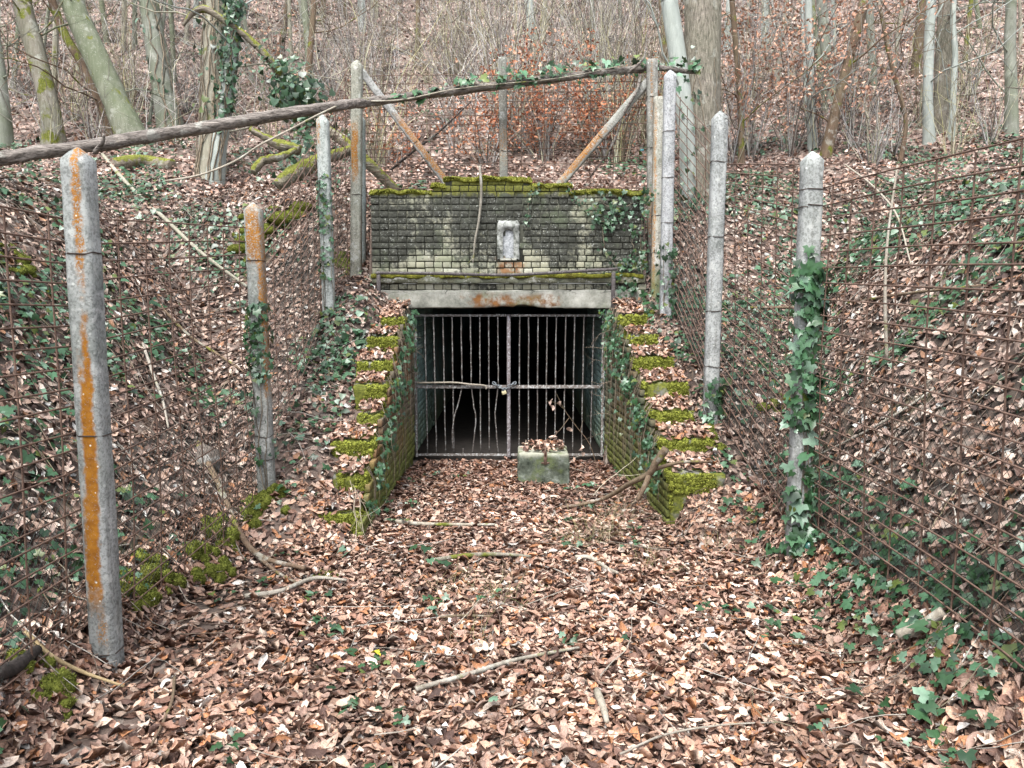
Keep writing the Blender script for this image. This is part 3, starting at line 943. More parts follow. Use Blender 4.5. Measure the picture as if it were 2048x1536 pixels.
def blob(cx, cy, cz, rx, ry, rz, r, seed, sub=3, amp=.35):
    import bmesh
    bm = bmesh.new()
    bmesh.ops.create_icosphere(bm, subdivisions=sub, radius=1.0)
    V = np.array([v.co for v in bm.verts]); F = np.array([[v.index for v in f.verts] for f in bm.faces])
    bm.free()
    n = (fbm(V[:, 0] * 2 + seed, V[:, 1] * 2 + V[:, 2] * 1.7, seed) - .5) * amp * 2 + (fbm(V[:, 0] * 6 + seed, V[:, 1] * 6 + V[:, 2] * 5, seed + 3) - .5) * amp
    V = V * (1 + n[:, None])
    return V * np.array([rx, ry, rz]) + np.array([cx, cy, cz]), F

leafpos = []                                    # extra leaf points on treads and blocks (pos, normal)
def wing(side, steps, label):
    r = np.random.default_rng(11 + side)
    t = tag(thing('stepped_wing_wall', label, 'wall', (XL if side < 0 else 1.2, WALL_Y, 0)), kind='thing')
    mossb, mf = MB(), MB()
    for k, (y, z) in enumerate(steps):
        y1 = steps[k + 1][0] + .06 if k < len(steps) - 1 else WALL_Y - .014
        yi = y + r.uniform(-.05, .04)
        z = z + r.uniform(-.025, .02)
        wd = (.40, .32, .40, .24, .34, .38, .34, .26)[k] if side < 0 else (.46, .50, .42, .46, .42, .34, .30)[k]
        lush = (.55, 1.0, .95, .12, .9, .75, .8, .7)[k] if side < 0 else (.75, 1.0, .85, 1.0, .95, .35, .3)[k]
        if side < 0: x0, x1 = XL - wd, XL - .012 - r.uniform(0, .03)
        else: x0, x1 = float(XR(y)) + .012 + r.uniform(0, .03), float(XR(y)) + wd
        V, F = grid_block(x0, x1, yi, y1, -.25, z, .05, .024, 7 * k + side, .03)
        ob('step', mesh_from('step', rel(t, V), F), MAT['step'], t)
        # moss lumps: on the riser, over the nosing, and down the inner face
        inner, sg = (x1, 1) if side < 0 else (x0, -1)
        m = int(330 * lush * wd / .4)
        lumps = []
        for _ in range(m):
            px = r.uniform(x0 + .02, x1 - .01)
            if fbm(np.array([px * 7.0]), np.array([z * 9 + k]), 60 + side)[0] < .36: continue
            hh = abs(r.uniform(-.02, .17)) * (.5 + .5 * lush)
            lumps.append((px, yi - .004 + (.035 if hh < .02 else 0) * r.uniform(0, 1), z - min(hh, .19), (0, -1, .35)))
        for _ in range(int(130 * lush)):
            hh = abs(r.normal(0, .12))
            py = yi + abs(r.normal(0, .10))
            if py < y1: lumps.append((inner, py, z - min(hh, z - .04), (sg, -.2, .35)))
        for (px, py, pz, nn) in lumps:
            q_ = r.uniform(.006, .021)
            V2, F2 = blob(px, py, pz, q_ * r.uniform(.9, 1.6), q_ * r.uniform(.35, .7), q_ * r.uniform(.8, 1.3), r, int(r.integers(0, 999)), 1, .4)
            mossb.add(rel(t, V2), F2)
            moss_on_mesh(mf, V2, F2, 16000, .0075, r)
        m = int((x1 - x0) * (y1 - y) * 1000)
        px, py = r.uniform(x0, x1 - .02, m), r.uniform(y + .02, y1, m)
        leafpos.append((np.stack([px, py, np.full(m, z + .012) + r.uniform(0, .04, m) + np.maximum(0, (py - y)) * .18], 1), np.tile([0, -.3, 1.0], (m, 1))))
    tag(mossb.build('moss_cushion', MAT['moss'], t), kind='stuff')
    mf.V = [rel(t, v) for v in mf.V]
    tag(mf.build('moss_fuzz', MAT['fuzz'], t, smooth=False), kind='stuff')
    y0 = steps[0][0] + .02
    zs = lambda s: max([z for (y, z) in steps if y <= WALL_Y - s + .02] + [0]) - .03
    if side < 0: brick_face('wing_bricks', MAT['wing'], t, (XL - .008, WALL_Y - .02), (XL - .008, y0), .0, zs, (1, 0), seed=8)
    else: brick_face('wing_bricks', MAT['wingr'], t, (float(XR(WALL_Y)) + .008, WALL_Y - .02), (float(XR(y0)) + .008, y0), .0, zs, (-1, 0), seed=9)
    return t
wing(-1, STEP_L, 'mossy stepped wing wall with orange-stained bricks, ending in a bare grey corner block')
wing(1, STEP_R, 'mossy stepped wing wall hung with ivy, a forked branch leaning on its lowest step')

# moss along the top of the portal wall and on the ledge: parts of the wall
r_ = np.random.default_rng(5)
mm_, mf_ = MB(), MB()
for (a, b, z) in ((FX0 - .01, -.93, 3.174), (-.97, -.79, 3.248), (-.82, .23, 3.322), (.20, .72, 3.248), (.68, FX1, 3.174)):
    V, F = grid_block(a, b, -.016, .27, z - .022, z + .010, .03, .028, int(a * 50) + 200, .02)
    V[:, 2] += np.where(V[:, 2] > z, (fbm(V[:, 0] * 6, V[:, 1] * 6, 3) - .4) * .04, np.where(V[:, 1] < .05, -fbm(V[:, 0] * 5, V[:, 0] * 2, 8) * .035, 0))
    mm_.add(rel(facade, V + np.array([0, WALL_Y, 0])), F)
    moss_on_mesh(mf_, V + np.array([0, WALL_Y, 0]), F, 15000, .008, r_, lambda p, n: (n[:, 2] > -.3) * 1.0)
V, F = grid_block(FX0, FX1, -.056, .01, 2.160, 2.212, .03, .024, 77, .012)
mm_.add(V, F)
moss_on_mesh(mf_, V + np.array([0, WALL_Y, 0]), F, 9000, .006, r_, lambda p, n: (n[:, 2] > -.2) * np.clip((fbm(p[:, 0] * 3, p[:, 0], 5) - .3) * 4, 0.1, 1))
tag(mm_.build('top_moss', m_moss('wall_moss', (.05, .055, .010), (.26, .26, .05)), facade), kind='stuff')
mf_.V = [rel(facade, v) for v in mf_.V]
tag(mf_.build('moss_fuzz', MAT['fuzz'], facade, smooth=False), kind='stuff')

# ------------------------------------------------------------------ gate
GY = WALL_Y + .11
def gx_(px): return P(820 + px / 4.1525, 770, GY)[0]
def gz_(py): return P(1024, 610 + py / 4.1525, GY)[2]
zt, zm, zb = gz_(86), gz_(678), gz_(1243)
def rod(name, pts, rad, mat, parent, n=7, segs=10, wob=.0015):
    p = spline(pts, segs) if len(pts) > 2 else np.linspace(pts[0], pts[1], segs)
    p = p + np.random.default_rng(len(bpy.data.objects)).normal(0, wob, p.shape)
    V, F = tubes(p, np.full(segs, rad), n, True)
    return ob(name, mesh_from(name, rel(parent, V), F), mat, parent)
def flat(name, a, b, w, dth, mat, parent):
    """a rectangular bar from a to b"""
    a, b = np.array(a, float), np.array(b, float)
    t = (b - a); L = np.linalg.norm(t); t /= L
    side = np.array([1.0, 0, 0]) if abs(t[2]) > .7 else np.array([0, 0, 1.0])
    side = side - t * side.dot(t); side /= np.linalg.norm(side)
    nn = np.cross(t, side)
    V, F = box_vf(0, L, -w / 2, w / 2, -dth / 2, dth / 2, min(w, dth) * .12)
    W = a + V[:, :1] * t + V[:, 1:2] * side + V[:, 2:] * nn
    return ob(name, mesh_from(name, rel(parent, W), F, smooth=False), mat, parent)
gateL = thing('barred_gate_leaf', 'rusty barred gate leaf with several bent lower bars and one cut short', 'gate', (-.6, GY, 0))
gateR = thing('barred_gate_leaf', 'rusty barred gate leaf with straight bars and a broad centre stile', 'gate', (.6, GY, 0))
xc_ = gx_(820)
for (gt, xa, xb) in ((gateL, gx_(48), gx_(802)), (gateR, gx_(838), gx_(1600))):
    flat('top_bar', (xa, GY, zt), (xb, GY, zt), .028, .014, MAT['bar'], gt)
    flat('bottom_bar', (xa, GY, zb), (xb, GY, zb), .030, .016, MAT['bar'], gt)
    flat('middle_bar', (xa, GY - .006, zm), (xb, GY - .006, zm), .040, .012, MAT['bar'], gt)
flat('hinge_stile', (gx_(48), GY + .004, zb - .03), (gx_(48), GY + .004, zt + .01), .032, .03, MAT['bar'], gateL)
flat('hinge_stile', (gx_(1600), GY + .004, zb - .03), (gx_(1600), GY + .004, zt + .01), .032, .03, MAT['bar'], gateR)
flat('centre_stile', (xc_, GY - .004, zb - .03), (xc_, GY - .004, zt + .012), .046, .046, MAT['steel'], gateR)
for i, px in enumerate((127, 200, 278, 353, 428, 505, 580, 655, 730)):
    x = gx_(px); z = lambda py: gz_(py)
    dxb = (12, 14, 12, 6, 8, 8, 6, 2, 4)[i]
    xm, xb = gx_(px + dxb * .5), gx_(px + dxb)
    top, mid, bot = (x, GY + .012, zt), (xm, GY + .012, zm), (xb, GY + .012, zb)
    if i == 4:
        rod('bar', [top, mid], .0078, MAT['bar'], gateL)
        rod('bent_bar', [mid, (gx_(405), GY + .005, z(800)), (gx_(366), GY - .01, z(930)), (gx_(350), GY - .02, z(1060)), (gx_(350), GY - .022, z(1190))], .0078, MAT['bar'], gateL, segs=16)
        rod('bar_stub', [(gx_(437), GY + .012, z(1195)), (gx_(437), GY + .012, zb)], .0078, MAT['bar'], gateL, segs=4)
    elif i == 5:
        rod('bar', [top, mid], .0078, MAT['bar'], gateL)
        rod('bent_bar', [mid, (gx_(528), GY + .0, z(830)), (gx_(546), GY - .015, z(945)), (gx_(532), GY - .005, z(1090)), (gx_(513), GY + .012, zb)], .0078, MAT['bar'], gateL, segs=18)
    elif i == 8:
        rod('bar', [top, mid], .0078, MAT['bar'], gateL)
        rod('bent_bar', [mid, (gx_(714), GY + .0, z(820)), (gx_(708), GY - .01, z(920)), (gx_(718), GY - .003, z(1080)), (gx_(735), GY + .012, zb)], .0078, MAT['bar'], gateL, segs=18)
    else:
        rod('bar', [top, mid, bot], .0078, MAT['bar'], gateL, segs=16)
for i, px in enumerate((910, 985, 1062, 1136, 1213, 1290, 1363, 1440, 1520)):
    dxb = (-2, -2, -4, -6, -8, -10, -8, -10, -16)[i]
    rod('bar', [(gx_(px), GY + .012, zt), (gx_(px + dxb * .5), GY + .012, zm), (gx_(px + dxb), GY + .012, zb)], .0078, MAT['bar'], gateR, segs=16)
# chain and padlock
ch = thing('lock_chain', 'grey steel chain looped round the gate stile holding a brass padlock', 'chain', (xc_ - .02, GY - .03, zm))
def link(c, ax, rot, parent):
    t = np.linspace(0, 2 * PI, 15)
    p = np.stack([np.cos(t) * .026 , np.sin(t) * .015, 0 * t], 1)
    ax = np.array(ax, float) / np.linalg.norm(ax)
    s = np.cross(ax, [0, 1, 0]); s /= np.linalg.norm(s) + 1e-9
    n = np.cross(ax, s)
    s, n = s * math.cos(rot) + n * math.sin(rot), -s * math.sin(rot) + n * math.cos(rot)
    W = np.array(c) + p[:, :1] * ax + p[:, 1:2] * s + p[:, 2:] * n
    V, F = tubes(W, np.full(15, .0062), 6)
    ob('chain_link', mesh_from('chain_link', rel(parent, V), F), MAT['chain'], parent)
cp = spline([(gx_(700), GY - .035, gz_(648)), (gx_(735), GY - .045, gz_(668)), (gx_(772), GY - .05, gz_(692)), (gx_(800), GY - .05, gz_(690)), (gx_(835), GY - .045, gz_(662)), (gx_(866), GY - .035, gz_(648))], 9)
for i in range(9):
    link(cp[i], cp[min(i + 1, 8)] - cp[max(i - 1, 0)], (i % 2) * PI / 2, ch)
pl = thing('brass_padlock', 'small pale brass padlock hanging from the gate chain', 'padlock', (gx_(782), GY - .055, gz_(722)))
V, F = grid_block(-.028, .028, -.011, .011, -.024, .020, .02, .001, 1, .005)
o = ob('lock_body', mesh_from('lock_body', V, F), MAT['brass'], pl); o.rotation_euler = (0, -.35, 0)
t = np.linspace(0, PI, 10)
V, F = tubes(np.stack([np.cos(t) * .016, 0 * t, .018 + np.sin(t) * .026], 1), np.full(10, .0045), 6)
o = ob('shackle', mesh_from('shackle', V, F), MAT['chain'], pl); o.rotation_euler = (0, -.35, 0)

# ------------------------------------------------------------------ concrete block in the passage
bp = P(1087, 972, 7.85)
blk = thing('concrete_block', 'square mossy grey concrete block with an iron catch in front of the gate', 'block', (bp[0], 7.85, 0))
V, F = grid_block(-.265, .265, 0, .46, -.08, .325, .03, .016, 3, .022)
nb = N('block_concrete'); ow = nb.coord('World')
cb = nb.ramp(nb.noise(ow, 7, 7, .72), [(.36, (.025, .032, .022)), (.54, (.095, .11, .085)), (.76, (.30, .33, .30))])
zz_ = nb.math('ADD', nb.sep(ow)[2], nb.math('MULTIPLY', nb.noise(ow, 9, 4), .1))
cb = nb.mix(nb.math('MULTIPLY', nb.rng(zz_, .31, .38), .8), cb, (.34, .34, .27))
cb = nb.mix(nb.math('MULTIPLY', nb.rng(nb.noise(ow, 4.4, 4), .5, .64), .7), cb, (.10, .125, .045))
ob('block_body', mesh_from('block_body', V, F), nb.done(cb, .92, nb.noise(ow, 40, 6, .7), .7, .012), blk)
V, F = box_vf(.0, .035, -.014, -.002, .21, .35, .003)
ob('catch_strap', mesh_from('catch_strap', V, F, smooth=False), MAT['wire'], blk)
V, F = tubes(np.array([(.0175, -.012, .30), (.0175, -.012, .40)]), np.full(2, .009), 8, True)
ob('catch_pin', mesh_from('catch_pin', V, F), MAT['wire'], blk)
V, F = box_vf(-.025, .06, -.013, -.001, .222, .236, .003)
ob('catch_plate', mesh_from('catch_plate', V, F, smooth=False), MAT['wire'], blk)
r_ = np.random.default_rng(4)
m = 150
leafpos.append((np.stack([bp[0] + r_.uniform(-.22, .22, m), 7.85 + r_.uniform(.06, .44, m), .335 + r_.uniform(0, .045, m)], 1), np.tile([0, 0, 1.0], (m, 1))))

# ------------------------------------------------------------------ concrete posts
def post_mesh(h, w=.125, ch=.026, seed=0, taper=.0, cap=.06):
    """chamfered eight-sided shaft with a low pyramid cap, edges chipped"""
    r = np.random.default_rng(seed)
    hw = w / 2
    ring = np.array([(-hw + ch, -hw), (hw - ch, -hw), (hw, -hw + ch), (hw, hw - ch), (hw - ch, hw), (-hw + ch, hw), (-hw, hw - ch), (-hw, -hw + ch)])
    zs = np.concatenate([np.linspace(-.35, h - cap, 46), [h - cap * .45, h]])
    V = []
    for i, z in enumerate(zs):
        s = 1.0 - taper * max(z, 0) / h
        if i == 46: s *= .58
        if i == 47: s *= .10
        R = ring * s
        R = R + (fbm(ring[:, 0] * 40 + 9, np.full(8, z * 6.0) + ring[:, 1] * 40, seed)[:, None] - .5) * .006 * np.sign(ring)
        if r.uniform() < .25:
            j = r.integers(0, 8); R[j] *= r.uniform(.93, .98)
        V.append(np.concatenate([R, np.full((8, 1), z)], 1))
    V = np.concatenate(V)
    n = len(zs)
    idx = np.arange(n * 8).reshape(n, 8)
    a, b = idx[:-1], idx[1:]
    F = np.concatenate([np.stack([a, np.roll(a, -1, 1), np.roll(b, -1, 1)], -1).reshape(-1, 3), np.stack([a, np.roll(b, -1, 1), b], -1).reshape(-1, 3)])
    top = idx[-1]
    F = np.concatenate([F, np.array([(top[0], top[i], top[i + 1]) for i in range(1, 7)])])
    return mesh_from('shaft', V, F, smooth=False)

def make_post(label, foot, head, mat, w=.125, ties=(), seed=0, rot=0.0, group='concrete fence posts', name='concrete_post', cap=.06):
    foot, head = Vector(foot), Vector(head)
    t = thing(name, label, 'post', foot, group)
    ax = (head - foot)
    t.rotation_euler = (Vector((0, 0, 1)).rotation_difference(ax) @ Matrix.Rotation(rot, 3, 'Z').to_quaternion()).to_euler()
    h = ax.length
    me = post_mesh(h, w, w * .135, seed, cap=cap)
    ob('shaft', me, mat, t)
    for z in ties:
        a = np.linspace(0, 2 * PI, 9)
        q = w / 2 + .004
        c = .026
        p = np.array([(-q + c, -q), (q - c, -q), (q, -q + c), (q, q - c), (q - c, q), (-q + c, q), (-q, q - c), (-q, -q + c), (-q + c, -q)])
        p = np.concatenate([p, (z + np.random.default_rng(int(z * 100)).normal(0, .004, 9))[:, None]], 1)
        V, F = tubes(p, np.full(9, .0034), 5)
        ob('tie_wire', mesh_from('tie_wire', V, F), MAT['tie'], t)
    return t

POSTS = {}
def post(key, label, ub, vb, ut, vt, d, mat, **kw):
    a, b = P(ub, vb, d), P(ut, vt, d)
    POSTS[key] = (a, b)
    return make_post(label, a, b, mat, **kw)
cz = m_concrete
post('L1', 'concrete post with a long bright orange lichen stripe, beside dark bare soil', 217, 1345, 155, 295, 3.78,
     cz('post_concrete_streaked', [(-.010, .040, .20, .32, .5), (-.040, .028, .40, .95, .95), (-.026, .036, .85, 1.55, 1.0), (.004, .034, 1.45, 1.80, .9), (-.004, .034, 2.0, 2.66, .62)], (.36, .375, .365)), ties=(.12, 1.24, 2.12), seed=1)
post('L2', 'concrete post with an orange top and an ivy collar half way down', 535, 1003, 506, 405, 6.2,
     cz('post_concrete_orangetop', [(-.045, .055, 1.95, 2.38, .66), (.034, .07, .9, 2.3, .6)], (.34, .345, .32), green=.35, moss_low=.1), ties=(.36, .55, 1.2, 1.95), seed=2)
post('L3', 'pale concrete post thickly dotted with small ivy leaves, under the fallen trunk', 661, 712, 645, 230, 8.7,
     cz('post_concrete_pale', [(-.06, -.02, 2.3, 2.6, .5)], (.43, .46, .44), (.22, .245, .23), .35), ties=(1.0, 1.55, 1.95), seed=3)
post('BL', 'brown-stained corner post where the fence meets the portal wall, fallen trunk across it', 712, 590, 714, 120, 9.55,
     cz('post_concrete_corner', [(-.05, .03, 1.4, 2.0, .7)], (.36, .36, .31), (.17, .165, .13), .4, .25), ties=(.2, 1.2), seed=4)
post('BL2', 'bluish shorter post wedged between brown corner post and the brick wall edge', 724, 590, 722, 230, 9.85,
     cz('post_concrete_bluish', [], (.34, .39, .38), (.18, .21, .20), .5, .45), ties=(.9, 1.35), seed=5, w=.10)
post('R1', 'concrete post half covered in ivy, standing in front of the rusty mesh', 1592, 1112, 1625, 303, 5.15,
     cz('post_concrete_grey', [(.02, .05, 1.2, 1.6, .3)], (.40, .415, .40)), ties=(.22, 1.03, 2.35, 2.46), seed=6)
post('R2', 'plain grey concrete post with four tie wires and an ivy-grown foot', 1420, 850, 1440, 222, 7.1,
     cz('post_concrete_plain', [], (.40, .415, .41), green=.15), ties=(1.05, 1.72, 2.38, .55), seed=7)
post('R3', 'pale grey concrete post close to the big furrowed tree trunk', 1331, 615, 1340, 140, 8.9,
     cz('post_concrete_light', [], (.42, .43, .44), (.24, .25, .255), .1), ties=(.95, 1.45, 1.95), seed=8)
post('BR', 'grey corner post with square top, the thin end of the fallen trunk behind it', 1306, 560, 1304, 118, 9.72,
     cz('post_concrete_square', [(-.03, .0, 1.9, 2.6, .4), (-.06, .03, 0.5, 1.1, .45)], (.30, .295, .27), (.15, .145, .13), .25), ties=(1.0, 1.6, 2.2), seed=9, cap=.012)
make_post('orange-lichened raking strut rising to grey corner post behind pale post', P(1312, 600, 9.2), P(1318, 193, 9.6),
          cz('strut_concrete_orange', [(-.06, -.03, 0, 2.3, .5)], (.38, .375, .33), (.20, .19, .155), .3, .4), w=.12, ties=(1.0, .55), seed=10, name='concrete_strut', group='raking concrete struts', cap=.02)
make_post('orange-lichened strut slanting down from brown corner post across the mesh panel', P(893, 366, 9.8), P(722, 142, 9.85),
          cz('strut_concrete_left', [(-.02, .06, -.1, 1.0, .62)], (.36, .36, .35), (.17, .17, .165), .2), w=.09, seed=11, name='concrete_strut', group='raking concrete struts', cap=.012, ties=(.62,))
make_post('orange-lichened strut slanting down from square-topped corner post, black branch behind', P(1134, 352, 9.8), P(1300, 158, 9.85),
          cz('strut_concrete_right', [(-.06, .02, -.1, .70, .62)], (.34, .34, .31), (.16, .155, .14), .3), w=.10, seed=12, name='concrete_strut', group='raking concrete struts', cap=.012, ties=(.62,))
make_post('short middle post of the mesh panel behind the wall, its foot eroded thin', P(1007, 308, 9.78), P(1005, 114, 9.78),
          cz('post_concrete_middle', [(-.06, .06, -.1, .3, .35)], (.24, .235, .21), (.12, .115, .10), .3), w=.10, ties=(.03, 1.17), seed=13, cap=.012)
o = thing('rebar_stub', 'flaking rusty stub where the middle post has crumbled', 'post', tuple(P(1008, 360, 9.79)))
V, F = tubes(np.stack([np.array([(0.0, 0, -.1), (-.01, 0, .1), (.012, .0, .18), (0, 0, .33)])]), np.array([[.03, .035, .025, .03]]), 7, True)
ob('shaft', mesh_from('stub', V, F), cz('stub_concrete', [], (.42, .38, .36), (.22, .13, .08), .1, 0, .35), o)
# where the near panels end, outside the picture
for key, x, y in (('L0', -2.08, 1.1), ('R0', 1.98, 2.2)):
    POSTS[key] = (np.array((x, y, Hs(x, y))), np.array((x, y, Hs(x, y) + 2.65)))

# ------------------------------------------------------------------ mesh panels
def panel(label, A, B, zA, zB, side, link_h=0.0, cell=.30, row=.10, seed=0, group='rusty welded mesh panels', off=.075):
    """A, B post points (world xy); zA, zB = (bottom, top) at each end"""
    r = np.random.default_rng(seed)
    A, B = np.array(A[:2], float), np.array(B[:2], float)
    d = B - A; L = np.linalg.norm(d); d /= L
    nrm = np.array([-d[1], d[0]]) * side
    o2 = A + nrm * off
    t = thing('mesh_panel', label, 'fence', (o2[0], o2[1], min(zA[0], zB[0])), group)
    zb = lambda s: zA[0] + (zB[0] - zA[0]) * s / L
    zt_ = lambda s: zA[1] + (zB[1] - zA[1]) * s / L
    ph = r.uniform(0, 6, 4)
    def bow(s, z): return .018 * math.sin(s * 1.7 + ph[0] + z) + .012 * math.sin(z * 3 + ph[1] + s * .6)
    def pt(s, z, k=0.0):
        xy = o2 + d * s + nrm * (bow(s, z) + k)
        return (xy[0], xy[1], z)
    rows = int(max(zA[1] - zA[0], zB[1] - zB[0]) / row)
    for i in range(rows + 1):
        f = i / rows
        off_ = r.normal(0, .006)
        sg = r.uniform(-.008, .008)
        ss = np.linspace(-.03, L + .03, 11)
        pts = np.array([pt(s, zt_(s) + (zb(s) - zt_(s)) * f + off_ + sg * math.sin(s * 2.1 + i)) for s in ss])
        V, F = tubes(pts, np.full(len(ss), .0050), 5)
        ob('horizontal_wire', mesh_from('horizontal_wire', rel(t, V), F), MAT['wire'], t)
    for s in np.arange(r.uniform(.05, .2), L, cell):
        s = s + r.normal(0, .006)
        zz = np.linspace(zb(s) - .02, zt_(s) + r.uniform(-.01, .03), 9)
        pts = np.array([pt(s + .006 * math.sin(z * 2 + s), z, .0072) for z in zz])
        V, F = tubes(pts, np.full(9, .0048), 5)
        ob('vertical_wire', mesh_from('vertical_wire', rel(t, V), F), MAT['wire'], t)
    if link_h > 0:
        m = .062
        lines = []
        for c in np.arange(-link_h, L + link_h, m):
            for sg in (1, -1):
                # s = c + sg*h for h in 0..link_h, clipped to 0..L
                h0, h1 = 0.0, link_h
                if sg > 0: h0, h1 = max(0, -c), min(link_h, L - c)
                else: h0, h1 = max(0, c - L), min(link_h, c)
                if h1 - h0 < .02: continue
                hs = np.linspace(h0, h1, 5)
                lines.append([pt(c + sg * h + r.normal(0, .003), zb(min(max(c + sg * h, 0), L)) + h, .03 + .012 * math.sin(h * 5 + c * 2)) for h in hs])
        V, F = tubes(np.array(lines), np.full((len(lines), 5), .0014), 3)
        tag(ob('chain_link_lining', mesh_from('chain_link_lining', rel(t, V), F), MAT['link'], t), kind='stuff')
    return t
pp = lambda k: POSTS[k][0]
panel('rusty mesh panel running out of the picture beside the orange striped post', pp('L0'), pp('L1'), (.06, 2.32), (.06, 2.28), 1, .95, seed=1)
panel('rusty mesh panel between the orange striped post and the orange-topped one', pp('L1'), pp('L2'), (.06, 2.28), (.22, 2.46), 1, 1.0, seed=2)
panel('rusty mesh panel climbing between the orange-topped post and the ivy-dotted pale post', pp('L2'), pp('L3'), (.25, 2.48), (1.30, 3.62), 1, 1.6, seed=3)
panel('steep mesh panel between the ivy-dotted pale post and the brown corner post', pp('L3'), pp('BL'), (1.25, 3.72), (1.95, 4.62), 1, 1.5, seed=4)
panel('large rusty mesh panel running out of the picture beside the ivy-covered post', pp('R0'), pp('R1'), (.10, 2.50), (.20, 2.62), -1, 1.35, seed=5)
panel('rusty mesh panel between the ivy-covered post and the plain grey post', pp('R1'), pp('R2'), (.20, 2.78), (.85, 3.12), -1, 1.3, seed=6)
panel('steep mesh panel between the plain grey post and the pale grey post', pp('R2'), pp('R3'), (.80, 3.2), (1.75, 4.2), -1, 1.5, seed=7)
panel('narrow mesh strip between pale grey post and square-topped corner post', pp('R3'), pp('BR'), (1.7, 4.2), (2.05, 4.65), -1, 0, seed=8)
panel('rusty mesh panel stretched above the mossy wall, strutted at both ends', (-1.94, 9.86, 0), (1.78, 9.86, 0), (3.10, 4.62), (3.10, 4.66), 1, 0, cell=.285, row=.097, seed=9, off=.0)
tg = thing('plastic_tag', 'small turquoise plastic tag caught in the mesh above the wall', 'tag', tuple(P(1284, 300, 9.82)))
V, F = box_vf(-.022, .022, -.004, .004, -.012, .012, .002)
ob('tag_plate', mesh_from('tag_plate', V, F, smooth=False), m_plain('turquoise_plastic', (.06, .24, .27), .4, .4), tg)
# loose wire strands between the tall right-hand posts
def strand(label, pts, rad=.0022, name='loose_wire'):
    p = spline(pts, 40)
    p = p + np.random.default_rng(int(abs(pts[0][0]) * 997)).normal(0, .004, p.shape)
    t = thing(name, label, 'wire', tuple(p[0]))
    V, F = tubes(p, np.full(40, rad), 4)
    mb = MB(); mb.add(rel(t, V), F)
    ob('strand', mesh_from('strand', rel(t, V), F), MAT['tie'], t)
    bars = MB()
    r = np.random.default_rng(3)
    for i in range(2, 39, 3):
        q = np.stack([p[i] - r.normal(0, .012, 3), p[i] + r.normal(0, .012, 3)])
        V, F = tubes(q, np.full(2, .0016), 3); bars.add(rel(t, V), F)
    tag(bars.build('barbs', MAT['tie'], t), kind='stuff')
strand('sagging barbed strand from the pale grey post to the plain grey post', [P(1352, 205, 8.9), P(1372, 240, 8.3), P(1398, 256, 7.8), P(1425, 250, 7.15)])
strand('slack barbed strand from the plain grey post down to the ivy-covered post', [P(1450, 235, 7.05), P(1500, 275, 6.4), P(1560, 300, 5.6), P(1600, 322, 5.2)])

# ------------------------------------------------------------------ woody helpers
BARK = dict(
    grey=m_bark('smooth_grey_bark', (.13, .135, .11), (.27, .28, .24), .0, .35, 5, .35, .5),
    green=m_bark('greenish_bark', (.10, .11, .075), (.25, .26, .20), .05, .6, 5, .4, .55),
    mossy=m_bark('mossy_bark', (.12, .105, .08), (.29, .27, .225), .42, .5, 6, .6, .3),
    beige=m_bark('beige_bark', (.20, .185, .145), (.36, .335, .27), .1, .1, 7, .5, .2),
    pale=m_bark('pale_blue_bark', (.22, .245, .225), (.38, .41, .38), .0, .2, 5, .35, .15),
    brown=m_bark('brown_bark', (.085, .055, .038), (.20, .14, .095), .25, .1, 8, .6, .2),
    furrow=m_bark('furrowed_bark', (.05, .043, .034), (.36, .325, .265), .0, .0, 14, 1.0, .2),
    log=m_bark('flaking_log_bark', (.02, .015, .012), (.36, .32, .285), .05, .0, 14, 1.0, .0, 'x'),
    dead=m_bark('dead_wood', (.20, .175, .135), (.40, .36, .30), .12, .0, 6, .5, .1),
    birch=m_bark('pale_stick_bark', (.15, .13, .105), (.38, .35, .30), .2, .3, 6, .5, .1),
    black=m_bark('wet_black_wood', (.02, .017, .015), (.06, .05, .045), .05, .0, 6, .5, .0),
    yellow=m_bark('yellow_stick_bark', (.26, .19, .10), (.42, .33, .19), .0, .0, 6, .4, .0),
    mosslog=m_bark('moss_covered_log', (.05, .04, .03), (.33, .285, .22), .15, .0, 9, 1.0, .2, 'x', .5),
)
def woody(name, label, cat, pts, rads, mat, n=10, segs=None, group=None, kids=(), amp=.06, part='stem', seed=0, cap=True, parent=None):
    """a stem through pts with radii; kids = side stems [(pts, rads)]"""
    pts = np.asarray(pts, float)
    segs = segs or max(10, len(pts) * 6)
    p = spline(pts, segs)
    rr = np.interp(np.linspace(0, 1, segs), np.linspace(0, 1, len(rads)), rads)
    th = np.arange(n)
    R = rr[:, None] * (1 + (fbm(np.linspace(0, segs * .35, segs)[:, None] + seed, th[None] * 1.1 + seed * 3, seed) - .5) * amp * 4)
    t = parent or thing(name, label, cat, tuple(pts[0]), group)
    V, F = tubes(p[None], R[None], n, cap)
    main = ob(part, mesh_from(part, rel(t, V), F), mat, t)
    for (kp, kr) in kids:
        sg = max(6, len(kp) * 4)
        kp = spline(kp, sg); kr = np.interp(np.linspace(0, 1, sg), np.linspace(0, 1, len(kr)), kr)
        V, F = tubes(kp, kr, 6, True)
        ob('side_branch', mesh_from('side_branch', rel(t, V), F), mat, main)
    return t

